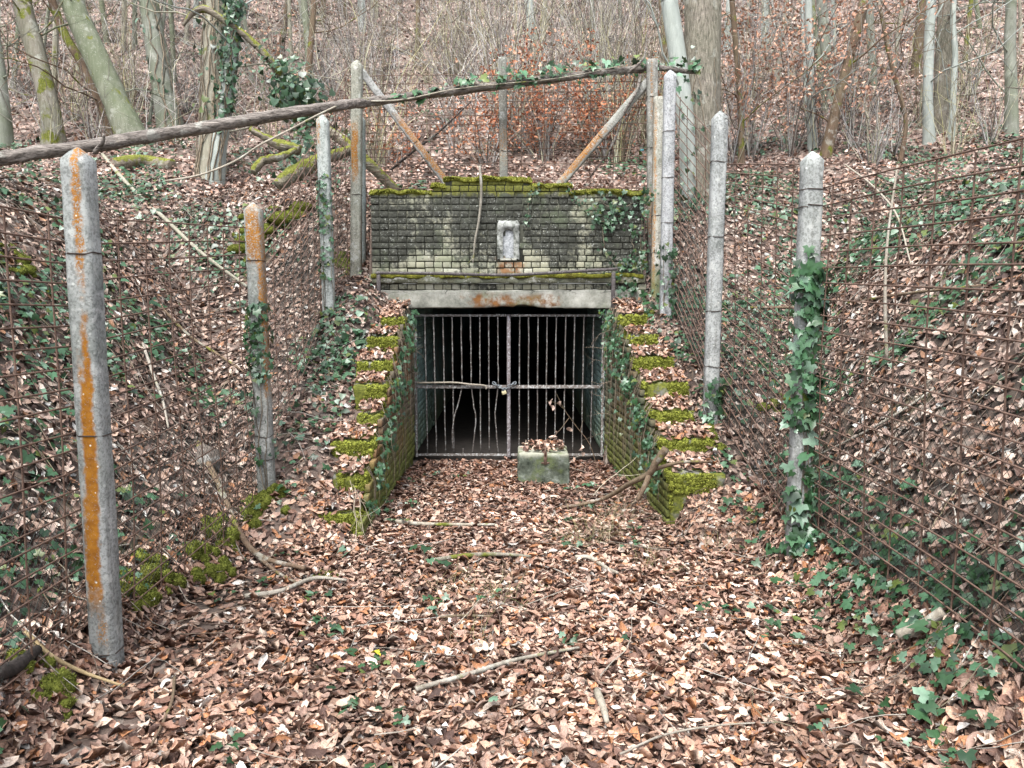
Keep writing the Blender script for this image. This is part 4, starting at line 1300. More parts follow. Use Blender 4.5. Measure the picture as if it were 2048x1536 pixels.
# ------------------------------------------------------------------ fallen trunk across the posts
LOG = [(P(-260, 352, 8.0), .100), (P(0, 316, 8.35), .098), (P(190, 290, 8.55), .094), (P(400, 256, 8.75), .092), (P(645, 216, 9.0), .080), (P(760, 201, 9.33), .072), (P(900, 183, 9.45), .068), (P(1100, 158, 9.6), .064), (P(1290, 137, 9.86), .054), (P(1400, 146, 10.25), .030)]
log = woody('fallen_log', 'long bare fallen trunk lying across the post tops from bank to tree', 'log', [a for a, b in LOG], [b * .74 for a, b in LOG], BARK['log'], 16, 150, amp=.16, part='trunk',
            kids=[((P(190, 305, 8.5), P(205, 285, 8.42), P(208, 268, 8.38)), (.03, .024, .012)), ((P(1250, 150, 9.8), P(1285, 120, 9.7), P(1292, 90, 9.7), P(1296, 40, 9.75)), (.02, .014, .009, .004)),
                  ((P(905, 186, 9.45), P(908, 205, 9.38)), (.012, .004)), ((P(290, 275, 8.65), P(300, 262, 8.6)), (.02, .008)), ((P(1282, 150, 9.8), P(1272, 185, 9.75), P(1245, 232, 9.8), P(1225, 290, 9.85), P(1180, 355, 10.0)), (.022, .018, .016, .014, .010))], seed=2)
# a wavy vine along and hanging from the trunk
vine = woody('hanging_vine', 'thin wavy pale vine looping down below the fallen trunk', 'vine', [P(330, 362, 8.4), P(400, 350, 8.4), P(470, 322, 8.45), P(520, 290, 8.5), P(575, 262, 8.6), P(640, 228, 8.8), P(700, 205, 9.15), P(800, 200, 9.3), P(900, 180, 9.33), P(1000, 168, 9.42), P(1120, 156, 9.5), P(1250, 130, 9.7)], [.009, .010, .011, .012, .012, .012, .011, .010, .008, .007, .006, .004], BARK['dead'], 6, 90, amp=.2, seed=5)

# ------------------------------------------------------------------ trees
def tree(label, base, pts, w_px, mat, seed, group=None, kids=0, name='bare_tree', rings=12, flare=1.35, d=None, part='trunk', taper=.75):
    """base (u, v) where the trunk meets the ground, pts further (u, v) up the trunk, w_px its seen width"""
    r = np.random.default_rng(seed)
    b = G(*base, dmin=9.5) if d is None else np.array(P(base[0], base[1], d))
    dd = b[1]
    rad = w_px / FPX * dd / 2
    P3 = [b] + [P(u, v, dd + k * .08) for k, (u, v) in enumerate(pts)]
    if d is not None: P3[0][2] = min(P3[0][2], Hs(P3[0][0], dd))
    top = P3[-1] + (P3[-1] - P3[-2]) / np.linalg.norm(P3[-1] - P3[-2]) * 4.5
    top2 = top + np.array([r.normal(0, .5), r.normal(0, .5), 4.0])
    foot = P3[0] - np.array([0, 0, .35])
    P3 = [foot] + P3 + [top, top2]
    rads = [rad * flare * 1.25, rad * flare] + list(np.linspace(rad * 1.03, rad * .92, len(P3) - 4)) + [rad * taper, rad * .35]
    t = thing(name, label, 'tree', tuple(b), group)
    p = spline(P3, 46)
    rr = np.interp(np.linspace(0, 1, 46), np.linspace(0, 1, len(rads)), rads)
    th = np.arange(rings)
    R = rr[:, None] * (1 + (fbm(np.linspace(0, 9, 46)[:, None] + seed, th[None] * 1.3 + seed, seed) - .5) * .22)
    V, F = tubes(p[None], R[None], rings, True)
    ob(part, mesh_from(part, rel(t, V), F), mat, t)
    if kids:
        k = kids
        f = r.uniform(.25, .97, k)
        st = np.array([p[int(q * 45)] for q in f])
        sr = np.array([rr[int(q * 45)] for q in f])
        az = r.uniform(0, 2 * PI, k)
        dr = np.stack([np.cos(az), np.sin(az), r.uniform(.15, .9, k)], 1)
        ln = r.uniform(1.0, 3.0, k)
        b1 = grow(st, dr, ln, 7, .2, -.01, r)
        mb = MB()
        V, F = tubes(b1, np.linspace(1, .25, 8)[None] * (np.minimum(sr * .22, .017))[:, None], 5)
        mb.add(V, F)
        for _ in range(3):
            q = r.integers(2, 7, k)
            s2 = b1[np.arange(k), q]
            d2 = dr + r.normal(0, .8, (k, 3))
            b2 = grow(s2, d2, ln * .5, 5, .2, 0, r)
            V, F = tubes(b2, np.linspace(1, .3, 6)[None] * np.full((k, 1), .007), 3)
            mb.add(V, F)
        mb.V = [rel(t, v) for v in mb.V]
        mb.build('crown', mat, t)
    return t, p, rr
TR = {}
def T(key, *a, **k): TR[key] = tree(*a, **k)
T('t1', 'curving moss-streaked tree near the picture edge behind the fallen trunk', (108, 285), [(96, 200), (70, 100), (48, 20), (42, -60)], 34, BARK['mossy'], 1, kids=5)
T('t2', 'thin dark leaning stem crossing in front of the broad leaning trunk', (228, 285), [(200, 205), (165, 130), (125, 60), (100, -10)], 17, BARK['brown'], 2, kids=6, rings=8)
T('t3', 'broad smooth green-grey trunk leaning far over', (268, 285), [(232, 205), (195, 120), (160, 45), (130, -30)], 46, BARK['green'], 3, kids=5)
T('t4', 'upright grey-green trunk with a dark climbing stem up its side', (342, 262), [(328, 190), (314, 110), (302, 40), (292, -30)], 38, BARK['grey'], 4, kids=5)
T('t4b', 'darker twin trunk pressed against the upright grey-green one', (352, 262), [(338, 190), (326, 110), (312, 40), (305, -30)], 20, BARK['green'], 41, kids=3)
T('t5', 'stout beige trunk wrapped in vine stems behind the ivied slender tree', (425, 352), [(424, 250), (428, 150), (428, 60), (426, -20)], 44, BARK['beige'], 5, kids=4)
T('t6', 'slender blue-grey tree leaning, its upper part clothed in ivy', (430, 368), [(438, 300), (452, 200), (463, 100), (470, 20), (474, -40)], 29, BARK['pale'], 6, kids=5)
T('t7', 'pale trunk cut by the picture edge', (10, 300), [(4, 200), (-10, 100), (-20, 0)], 26, BARK['grey'], 7, kids=3)
T('t8', 'straight thin grey stem rising behind the ivied broken stump', (614, 210), [(618, 130), (625, 50), (630, -30)], 12, BARK['brown'], 8, kids=6, rings=8)
T('big', 'massive furrowed grey-brown trunk behind the pale grey post', (1402, 395), [(1404, 250), (1405, 120), (1406, 0), (1406, -80)], 72, BARK['furrow'], 9, kids=4, rings=22, d=10.9, flare=1.2)
T('big2', 'smoother pale stem leaning off the massive furrowed trunk', (1382, 380), [(1372, 250), (1356, 120), (1338, 0), (1330, -60)], 34, BARK['pale'], 10, kids=3, d=10.75, flare=1.1)
T('t11', 'slender dark sapling trunk beside the massive furrowed trunk', (1482, 330), [(1482, 250), (1474, 120), (1464, 0), (1460, -50)], 11, BARK['brown'], 11, kids=9, rings=8)
T('t12', 'straight slender pale grey trunk above the ivy-covered post', (1624, 305), [(1622, 200), (1620, 100), (1616, 0), (1614, -60)], 15, BARK['pale'], 12, kids=10, rings=8)
T('t13', 'dark brown trunk leaning over, brown leaves hanging before it', (1652, 312), [(1672, 220), (1695, 130), (1722, 30), (1735, -40)], 19, BARK['brown'], 13, kids=8, rings=8)
T('t14', 'grey trunk rising well above the plain grey post', (1660, 200), [(1655, 130), (1648, 60), (1640, -30)], 20, BARK['grey'], 14, kids=6)
T('t15', 'pale trunk standing beside a darker rough twin on the open slope', (1858, 285), [(1856, 200), (1858, 100), (1862, 0), (1864, -50)], 18, BARK['pale'], 15, kids=6)
T('t16', 'dark rough trunk paired with a pale one on the open slope', (1882, 262), [(1884, 180), (1888, 90), (1892, 0), (1894, -50)], 28, BARK['furrow'], 16, kids=6)
T('t17', 'thin crooked pale tree just right of the paired trunks', (1902, 280), [(1906, 200), (1910, 110), (1906, 40), (1910, -40)], 11, BARK['pale'], 17, kids=8, rings=8)
T('t18', 'grey trunk at the upper picture edge on the open slope', (2022, 265), [(2022, 170), (2020, 80), (2024, -30)], 20, BARK['grey'], 18, kids=5)
T('t19', 'thin forked sapling bending over the top of the big mesh panel', (1800, 330), [(1812, 250), (1800, 190), (1780, 120), (1765, 40), (1752, -20)], 8, BARK['brown'], 19, kids=12, rings=7)

# slender hillside trees that nothing tells apart
r = np.random.default_rng(33)
taken = []
nt = 0
for _ in range(900):
    u, v = r.uniform(-120, 2170), r.uniform(-10, 255)
    if 690 < u < 1330 and v > 120: continue
    if any(abs(u - q) < 16 for q in taken): continue
    taken.append(u)
    lean = r.normal(0, 22)
    tree('slender bare grey-brown tree among many on the wooded hillside', (u, v), [(u + lean * .4, v - 90), (u + lean, v - 210), (u + lean * 1.3, v - 330)], r.choice([6, 8, 9, 11, 14, 17], p=[.25, .25, .2, .15, .1, .05]), BARK[r.choice(['grey', 'brown', 'pale', 'beige', 'green'])], 200 + nt, group='slender hillside trees', kids=6, rings=7, flare=1.2)
    nt += 1
    if nt >= 62: break

# ------------------------------------------------------------------ bare shrubs and beech saplings
def shrub_paths(base, n, h, spread, r, sub=3, arch=0.0):
    az = r.uniform(0, 2 * PI, n)
    st = base + np.stack([np.cos(az) * .12, np.sin(az) * .12, np.zeros(n)], 1) * r.uniform(0, 1, (n, 1))
    sp = r.uniform(.05, 1, n) * spread
    dr = np.stack([np.cos(az) * sp, np.sin(az) * sp, np.ones(n)], 1)
    L = r.uniform(.55, 1.1, n) * h
    a = grow(st, dr, L, 6, .11, arch, r)
    out = [(a, np.linspace(1, .3, 7)[None] * r.uniform(.005, .011, (n, 1)))]
    for _ in range(sub):
        q = r.integers(1, 6, n)
        s2 = a[np.arange(n), q]
        d2 = (a[np.arange(n), q + 1] - s2); d2 /= np.linalg.norm(d2, axis=1, keepdims=True)
        d2 = d2 + r.normal(0, .5, (n, 3))
        b = grow(s2, d2, L * r.uniform(.25, .5, n), 4, .17, 0, r)
        out.append((b, np.linspace(1, .3, 5)[None] * r.uniform(.0028, .005, (n, 1))))
    return out
TWPAL = np.array([(.32, .295, .26), (.48, .465, .43), (.22, .20, .18), (.42, .41, .40), (.11, .095, .085), (.43, .41, .29), (.14, .11, .095)])
def twig_mesh(mb, groups, r, pal=TWPAL, sides=3, lift=1.0):
    for (p, rad) in groups:
        V, F = tubes(p, rad, sides)
        per = p.shape[1] * sides
        c = pal[r.integers(0, len(pal), len(p))] * r.uniform(.7, 1.15, (len(p), 1)) * lift
        mb.add(V, F); mb.C.append(np.repeat(c, per, 0))
BEECH = np.array([(.50, .19, .09), (.60, .30, .18), (.42, .14, .07), (.62, .40, .28), (.54, .24, .13)])
def shrub(label, u, v, n, h, spread, seed, group=None, leaves=0, name='bare_shrub', pal=TWPAL, lift=1.0, dmin=9.9, lpal=BEECH, lsize=.075):
    r = np.random.default_rng(seed)
    b = G(u, v, dmin=dmin)
    t = thing(name, label, 'shrub', tuple(b), group)
    g = shrub_paths(b - np.array([0, 0, .05]), n, h, spread, r)
    mb = MB(); twig_mesh(mb, g, r, pal, lift=lift)
    mb.V = [rel(t, q) for q in mb.V]
    mb.build('stems', MAT['twig'], t)
    if leaves:
        pts = np.concatenate([p[:, 1:].reshape(-1, 3) for p, _ in g[1:]] + [g[0][0][:, 3:].reshape(-1, 3)])
        pos = pts[r.integers(0, len(pts), leaves)] + r.normal(0, .05, (leaves, 3))
        R = frames(r.normal(0, 1, (leaves, 3)) + [0, 0, .3], r.uniform(0, 6.28, leaves), np.full(leaves, .3), r)
        c = lpal[r.integers(0, len(lpal), leaves)] * r.uniform(.7, 1.2, (leaves, 1))
        V, F, C, U = scatter(LEAFT[1], pos, R, r.uniform(.75, 1.2, leaves) * lsize, c, r)
        tag(ob('dry_leaves', mesh_from('dry_leaves', rel(t, V), F, C, U), MAT['leaf'], t), kind='stuff')
    return t
shrub('beech sapling still full of rust-orange leaves behind the mesh panel', 1085, 322, 30, 2.1, .8, 1, leaves=2000, name='beech_sapling')
shrub('second rust-orange beech sapling, beside the slanting strut and black branch', 1215, 325, 26, 2.0, .85, 2, leaves=1500, name='beech_sapling')
shrub('low orange-leaved sapling right behind the middle post of the panel', 975, 330, 18, 1.5, .8, 3, leaves=600, name='beech_sapling')
shrub('tiny orange-leaved seedling low behind the slanting strut and brown corner post', 785, 335, 12, 1.1, .7, 4, leaves=260, name='beech_sapling')
for i, (u, v, n, h, lv, lab) in enumerate([(1500, 318, 20, 3.6, 800, 'tall sapling with drifts of pale brown leaves beside the massive trunk'), (1580, 312, 22, 3.8, 950, 'tall sapling with brown leaves left of the straight pale trunk'), (1705, 300, 18, 3.4, 620, 'leafy brown sapling behind the leaning dark brown trunk'), (1640, 290, 14, 2.0, 190, 'low sapling holding orange-brown leaves at the leaning dark trunk foot'), (560, 230, 16, 2.6, 240, 'thin sapling with a few red-brown leaves behind the ivied stump'), (1462, 330, 14, 3.8, 260, 'high sapling with scattered leaves directly right of the massive trunk'), (60, 200, 14, 1.6, 190, 'orange-leaved sapling in the gap between the edge trunks'), (1800, 140, 14, 2.4, 160, 'small orange-leaved sapling up on the open slope')]):
    shrub(lab, u, v, n, h, .5, 20 + i, leaves=lv, name='beech_sapling', lpal=BEECH * .55 + .45 * np.array([.58, .42, .33]), lsize=.085)
r = np.random.default_rng(77)
SHR = []
for i in range(64):
    if i < 36: u, v = r.uniform(640, 1330), r.uniform(150, 335)
    elif i < 48: u, v = r.uniform(0, 640), r.uniform(160, 300)
    else: u, v = r.uniform(1440, 2048), r.uniform(190, 330)
    hi = 3.6 if i < 36 else 2.2
    pal = TWPAL if i % 3 else TWPAL * np.array([1.05, 1.05, .8])
    shrub('bare many-stemmed shrub in the pale thicket on the slope', u, v, int(r.integers(14, 26)), r.uniform(.5, 1.0) * hi, r.uniform(.3, .6), 300 + i, group='bare thicket shrubs', pal=pal, lift=1.15)
# the far thicket reads as one mass
mb = MB()
r = np.random.default_rng(5)
k = 7000
y = 13 + 34 * r.uniform(0, 1, k) ** .8
x = r.uniform(-1, 1, k) * (.70 * y + 2)
keep = r.uniform(0, 1, k) < np.where(x > .2 * y, np.clip(1.2 - 1.9 * x / y, .28, 1), 1)
x, y = x[keep], y[keep]; k = len(x)
st = np.stack([x, y, H(x, y) - .05], 1)
dr = np.stack([r.normal(0, .6, k), r.normal(0, .45, k), np.ones(k)], 1)
L = r.uniform(.5, 3.0, k)
a = grow(st, dr, L, 4, .22, .02, r)
twig_mesh(mb, [(a, np.linspace(1, .3, 5)[None] * r.uniform(.005, .012, (k, 1)))], r, lift=1.3)
for _ in range(3):
    q = r.integers(1, 4, k)
    s2 = a[np.arange(k), q]
    b = grow(s2, (a[np.arange(k), q + 1] - s2) / (L / 4)[:, None] + r.normal(0, 1.0, (k, 3)), L * .45, 2, .3, .03, r)
    twig_mesh(mb, [(b, np.linspace(1, .4, 3)[None] * r.uniform(.003, .006, (k, 1)))], r, lift=1.3)
tag(mb.build('far_undergrowth', MAT['twig']), 'tangle of bare pale brushwood covering the hillside', 'undergrowth', kind='stuff')

# ------------------------------------------------------------------ fallen logs, branches and sticks
def stick(label, px, w, mat, name='fallen_branch', lift=.02, kids=(), cat='branch', dd=None, seed=0, n=8, amp=.07, taper=.6):
    """px: (u, v) or (u, v, height above ground) along the stick as it lies"""
    pts = []
    for q in px:
        g = G(q[0], q[1], dmin=(2.0 if dd is None else dd))
        pts.append(g + np.array([0, 0, lift + .016]))
    pts = np.array(pts)
    d = pts[:, 1].mean()
    rad = w / FPX * d / 2
    kk = []
    for kp in kids:
        kpts = [G(*q, dmin=2.0 if dd is None else dd) + np.array([0, 0, lift]) for q in kp]
        kk.append((np.array(kpts), (rad * .7, rad * .3)))
    return woody(name, label, cat, pts, [rad, rad * 1.05, rad * .9, rad * taper], mat, n, kids=kk, seed=seed, amp=amp)
stick('straight barky stick lying diagonally on the leaves in the foreground', [(832, 1404), (930, 1375), (1030, 1340), (1158, 1316)], 10, BARK['birch'], lift=.035, seed=1)
stick('pale lichened stick with a kink, lying below the mossy corner block', [(490, 1210), (560, 1198), (628, 1172), (694, 1176)], 10, BARK['birch'], lift=.03, seed=2)
stick('long curved grey branch arching down from the fence onto the leaves', [(396, 905), (440, 990), (475, 1075), (520, 1130), (610, 1158)], 13, BARK['brown'], lift=.05, seed=3, kids=[((520, 1130), (555, 1160), (596, 1182))])
stick('short weathered stick end-on in the foreground leaves', [(1194, 1402), (1206, 1436), (1214, 1470)], 16, BARK['dead'], lift=.03, seed=4)
stick('bent yellow-brown stick poking out under the fence beside the orange striped post', [(52, 1290), (100, 1338), (160, 1380), (250, 1402)], 9, BARK['yellow'], lift=.05, seed=5)
stick('thin dark twig pointing to the lower picture edge', [(350, 1372), (345, 1420), (325, 1470), (304, 1512)], 7, BARK['brown'], lift=.03, seed=6)
stick('half-buried mossy stick in the middle of the passage', [(866, 1134), (930, 1126), (1000, 1122), (1062, 1126)], 10, BARK['mossy'], lift=.03, seed=7)
stick('grey stick lying crosswise left of the block', [(770, 1052), (840, 1060), (920, 1060), (990, 1060)], 8, BARK['dead'], lift=.03, seed=8)
stick('long thin twig curving along the bottom picture edge', [(1240, 1534), (1330, 1498), (1440, 1476), (1560, 1470)], 5, BARK['birch'], lift=.035, seed=9)
stick('short dark broken stick in the middle of the leaves', [(1150, 1128), (1180, 1130), (1215, 1150), (1235, 1160)], 9, BARK['dead'], lift=.03, seed=10)
stick('thick broken log end half under ivy near the fence foot', [(1796, 1310), (1835, 1290), (1884, 1262)], 24, BARK['dead'], lift=.06, seed=11, name='broken_log', n=10, taper=.9)
stick('slim twig in the leaves below the ivy-covered post', [(1500, 1062), (1540, 1042), (1575, 1024)], 7, BARK['brown'], lift=.03, seed=12)
stick('thin twig lying left of the short end-on stick', [(880, 1252), (930, 1247), (985, 1250)], 6, BARK['brown'], lift=.03, seed=13)
stick('long bleached pole sloping down the leafy bank', [(206, 322), (255, 382), (330, 452), (403, 523), (495, 592)], 8, BARK['beige'], lift=.08, seed=14, dd=4.3)
stick('second bleached pole lower down the leafy bank', [(325, 637), (380, 690), (440, 730), (492, 766)], 6, BARK['brown'], lift=.08, seed=15, dd=4.3)
stick('short white debarked stick upright on the leafy bank', [(287, 705), (305, 760), (325, 815), (338, 876)], 6, BARK['birch'], lift=.06, seed=16, dd=4.0)
stick('dark branch lying across the ivy bank behind the big mesh panel', [(1490, 632), (1640, 628), (1800, 606), (1960, 592)], 6, BARK['brown'], lift=.06, seed=17, dd=3.6)
stick('pale branch sloping up the ivy bank behind the big mesh panel', [(1640, 930), (1720, 895), (1800, 850), (1870, 800)], 5, BARK['birch'], lift=.06, seed=18, dd=3.4)
stick('dark log under the foot of the mesh at the lower picture corner', [(-20, 1395), (30, 1365), (78, 1328)], 34, BARK['black'], lift=.05, name='dark_log', seed=19, n=10)
stick('bent grey branch up on the ivy bank crest', [(1690, 350), (1740, 390), (1790, 450), (1820, 560)], 4, BARK['dead'], lift=.12, seed=20, dd=4.5)
stick('moss-topped sawn log on the bank crest behind the bleached pole', [(236, 338), (290, 335), (345, 342)], 28, BARK['mosslog'], name='mossy_log', lift=.05, seed=21, dd=5.5, n=12, taper=1.0)
woody('rotten_root', 'rotten barkless root arching over, bright moss on top, near the ivy-dotted post', 'log', [P(556, 372, 9.0), P(580, 352, 9.1), P(610, 335, 9.3), P(645, 318, 9.5), P(700, 300, 9.9)], [.07, .09, .085, .075, .06], BARK['mosslog'], 12, 40, amp=.2, seed=22)
woody('rotten_root', 'smaller mossy branch stub arching up left of the rotten root', 'log', [P(505, 345, 9.4), P(530, 320, 9.5), P(560, 315, 9.6), P(590, 300, 9.9)], [.045, .055, .045, .035], BARK['mosslog'], 10, 30, amp=.2, seed=23)
woody('broken_root', 'dark mossy stump root pointing at the slender blue-grey tree', 'log', [P(500, 258, 10.2), P(530, 275, 10.2), P(560, 290, 10.2), P(600, 300, 10.2)], [.035, .05, .065, .07], BARK['mosslog'], 10, 30, amp=.2, seed=24)
woody('bleached_bough', 'bleached mossy bough slanting behind the ivy-dotted post and brown corner post', 'log', [P(640, 250, 10.3), P(690, 285, 10.3), P(740, 330, 10.3), P(795, 385, 10.35)], [.06, .07, .07, .06], BARK['mosslog'], 10, 30, amp=.1, seed=25)
woody('leaning_snag', 'mossy broken bough leaning from the forked ivy tree down to the ivy clump', 'snag', [P(618, 255, 12.0), P(570, 165, 12.0), P(535, 115, 12.0), P(492, 72, 12.0), P(440, 35, 12.0), P(408, 18, 12.0), P(384, 28, 12.0), P(366, 52, 12.0)], [.075, .065, .055, .05, .05, .055, .04, .02], BARK['mosslog'], 10, 60, amp=.1, seed=26)
woody('hanging_stick', 'thin pale crooked stick leaning down the front of the brick wall', 'branch', [P(959, 332, 9.26), P(962, 362, 9.25), P(962, 400, 9.28), P(957, 445, 9.285), P(950, 480, 9.29), P(946, 526, 9.29)], [.014, .017, .016, .014, .012, .008], BARK['birch'], 7, 36, amp=.08, seed=27, kids=[((P(947, 515, 9.29), P(936, 526, 9.28)), (.006, .003))])
# forked branch leaning on the right wing wall
woody('forked_branch', 'forked sawn-off branch propped against the lowest right-hand step', 'branch', [P(1112, 1018, 6.9), P(1200, 1000, 6.75), P(1262, 966, 6.4), P(1298, 948, 6.25), P(1312, 925, 6.2), P(1332, 898, 6.15)], [.014, .018, .022, .028, .032, .034], BARK['brown'], 10, 36, amp=.06, seed=28,
      kids=[((P(1300, 946, 6.25), P(1288, 975, 6.2), P(1275, 1002, 6.2)), (.026, .022, .015)), ((P(1304, 940, 6.25), P(1360, 925, 6.3), P(1420, 924, 6.4)), (.018, .015, .012))])
woody('gate_stick', 'thin mossy branch resting along the middle bar of the gate', 'branch', [(gx_(60), GY - .03, gz_(645)), (gx_(200), GY - .035, gz_(643)), (gx_(360), GY - .03, gz_(642)), (gx_(500), GY - .035, gz_(656)), (gx_(625), GY - .03, gz_(668)), (gx_(632), GY - .035, gz_(698))], [.010, .011, .012, .011, .009, .006], BARK['dead'], 7, 30, amp=.1, seed=29)
woody('black_branch', 'thin black branch slanting across behind the slanting strut', 'branch', [P(782, 340, 10.1), P(830, 300, 10.1), P(880, 262, 10.1), P(940, 205, 10.1)], [.016, .016, .013, .007], BARK['black'], 6, 24, amp=.1, seed=30)
woody('dead_stem', 'dead upright sapling stem behind the big mesh panel', 'branch', [P(1774, 720, 4.6), P(1770, 600, 4.6), P(1775, 480, 4.65), P(1795, 330, 4.7)], [.010, .010, .008, .006], BARK['dead'], 7, 26, amp=.08, seed=31)

# rock behind the left mesh
rg = G(400, 925, dmin=4.2)
V, F = blob(rg[0], rg[1] + .08, rg[2] - .02, .17, .14, .15, rng, 5, 1, .6)
o = thing('grey_stone', 'angular grey-brown stone on the bank behind the mesh', 'stone', tuple(rg))
ob('stone_body', mesh_from('stone_body', rel(o, V), F, smooth=False), MAT['rock'], o)

# moss cushions at the foot of the left fence and on banks
r = np.random.default_rng(19)
MAT['dullmoss'] = m_moss('dull_moss', (.04, .05, .010), (.20, .22, .045))
def moss_clump(label, u, v, rx, rz, seed, dmin=2.0, pos=None):
    g = G(u, v, dmin=dmin) if pos is None else np.array(pos)
    rr = np.random.default_rng(seed)
    t = thing('moss_cushion', label, 'moss', tuple(g), 'moss cushions')
    mb, mf = MB(), MB()
    for q in range(16):
        ox, oy = rr.normal(0, rx * .55, 2)
        gg = Hs(g[0] + ox, g[1] + oy) if pos is None else g[2]
        q_ = rr.uniform(.16, .5)
        V, F = blob(g[0] + ox, g[1] + oy, min(gg, g[2] + .12) + rr.uniform(0, rz * .35), rx * q_, rx * q_ * rr.uniform(.7, 1.2), rz * q_ * rr.uniform(.8, 1.3) + .01, rr, seed * 7 + q, 2, .45)
        mb.add(rel(t, V), F)
        moss_on_mesh(mf, V, F, 13000, .007, rr, lambda p, n: (n[:, 2] > -.3) * 1.0, (.27, .30, .07))
    mb.build('cushion', MAT['dullmoss'], t)
    mf.V = [rel(t, q) for q in mf.V]
    tag(mf.build('moss_fuzz', MAT['fuzz'], t, smooth=False), kind='stuff')
for i, (u, v, rx, rz, lab) in enumerate([(412, 1128, .13, .13, 'bright moss cushion low beside the curved grey branch'), (436, 1082, .12, .12, 'bright moss cushion just above another along the fence foot'), (500, 1028, .12, .12, 'moss cushion left of the orange-topped post foot'), (538, 1000, .12, .11, 'moss cushion wrapped round the orange-topped post foot'), (270, 1185, .13, .11, 'dark moss cushion right of the orange striped post'), (320, 1165, .14, .11, 'spreading moss cushion between orange striped post and curved branch'), (650, 1158, .10, .03, 'flat moss patch by the kinked pale stick'), (1420, 880, .13, .12, 'moss on the bank below the plain grey post'), (1355, 1020, .08, .06, 'small moss tuft beside the forked branch foot'), (95, 1375, .12, .08, 'low moss by the bent yellow-brown stick')]):
    moss_clump(lab, u, v, rx, rz, 40 + i)
for i, (u, v, rx, rz, lab) in enumerate([(30, 530, .16, .08, 'bright moss patch on the leafy bank at the picture edge'), (560, 440, .35, .14, 'wide moss patch on the bank under the rotten root'), (510, 460, .28, .12, 'moss patch on the bank left of the wide one under the root'), (1560, 825, .12, .10, 'moss tuft seen through mesh by the ivy-covered post'), (1290, 640, .10, .07, 'moss beside the top right-hand steps'), (690, 530, .14, .1, 'moss lump between pale post and brown corner post')]):
    moss_clump(lab, u, v, rx, rz, 60 + i, dmin=3.2)

# small litter
lg = G(1622, 1112, dmin=3)
o = thing('green_bottle', 'green glass bottle bottom lying beside the ivy-covered post', 'bottle', tuple(lg + [0, 0, .03]))
V, F = tubes(np.array([(0, 0, 0), (0, .02, 0), (0, .022, 0), (0, .16, .0), (0, .2, 0), (0, .26, 0)]), np.array([.022, .030, .033, .033, .014, .013]), 16, True)
ob('bottle_body', mesh_from('bottle_body', V, F), MAT['glass'], o)
lg = G(1412, 1290, dmin=2)
o = thing('crumpled_wrapper', 'crumpled white plastic wrapper lying on the foreground leaves', 'wrapper', tuple(lg + [0, 0, .05]))
rr = np.random.default_rng(6)
gxx, gyy = np.meshgrid(np.linspace(-.055, .055, 9), np.linspace(-.03, .03, 7))
V = np.stack([gxx, gyy, rr.normal(0, .009, gxx.shape)], -1).reshape(-1, 3)
idx = np.arange(63).reshape(7, 9)
ob('wrapper_sheet', mesh_from('wrapper_sheet', V, np.stack([idx[:-1, :-1], idx[:-1, 1:], idx[1:, 1:], idx[1:, :-1]], -1).reshape(-1, 4), smooth=False, loops_per=4), MAT['white'], o)
V, F = tubes(np.array([(.01, .035, .018), (.05, .04, .022)]), np.array([.013, .013]), 12, True)
ob('wrapper_cap', mesh_from('wrapper_cap', V, F), MAT['white'], o)

# ------------------------------------------------------------------ ivy on posts, walls, trees, trunk
def ivy_thing(label, pos, nrm, size, seed, stems=None, name='ivy_vine', single=False, lod=1, lift=1.0, tilt=.35, srad=.004):
    r = np.random.default_rng(seed)
    t = thing(name, label, 'ivy', tuple(pos.mean(0)), 'climbing ivy')
    k = len(pos)
    # blades hang tip downward
    R = frames(nrm, PI + r.normal(0, .6, k), np.full(k, tilt), r)
    sz = np.clip(r.lognormal(-.08, .33, k), .4, 1.7) * size
    c = ivycols(k, r, lift)
    if single:
        datas = []
        for j in range(24):
            V, F, U = IVYT[0][j % 6]
            datas.append(mesh_from('ivy_leaf', V, F, np.repeat(ivycols(1, r, lift), len(V), 0), None))
            datas[-1].materials.append(MAT['ivy'])
        for i in range(k):
            o = ob('ivy_leaf', datas[r.integers(0, 24)], None, t)
            M_ = Matrix([[*R[i][0], 0], [*R[i][1], 0], [*R[i][2], 0], [0, 0, 0, 1]])
            o.matrix_local = Matrix.Translation(Vector(pos[i] - np.array(t.location))) @ M_ @ Matrix.Scale(sz[i], 4)
    else:
        V, F, C, U = scatter(IVYT[lod], pos, R, sz, c, r)
        tag(ob('ivy_leaves', mesh_from('ivy_leaves', rel(t, V), F, C, U), MAT['ivy'], t), kind='stuff')
    if stems is not None and len(stems):
        mb = MB()
        for s in stems:
            s = np.asarray(s)
            V, F = tubes(s[None], np.linspace(1, .5, len(s))[None] * srad, 4)
            c_ = np.array([.20, .165, .12]) * r.uniform(.6, 1.5)
            mb.add(rel(t, V), F, c_)
        tag(mb.build('ivy_stems', MAT['twig'], t), kind='stuff')
    return t
def on_post(key, z0, z1, k, r, w=.068, out=(.01, .05), front=.75):
    a, b = POSTS[key]
    h = np.linalg.norm(b - a)
    f = r.uniform(z0, z1, k) / h
    base = a[None] + (b - a)[None] * f[:, None]
    th = np.where(r.uniform(0, 1, k) < front, r.normal(-PI / 2, .75, k), r.uniform(0, 2 * PI, k))
    n = np.stack([np.cos(th), np.sin(th), np.zeros(k)], 1)
    m = np.maximum(np.abs(n[:, 0]), np.abs(n[:, 1]))
    return base + n * (w / m + r.uniform(*out, k))[:, None], n
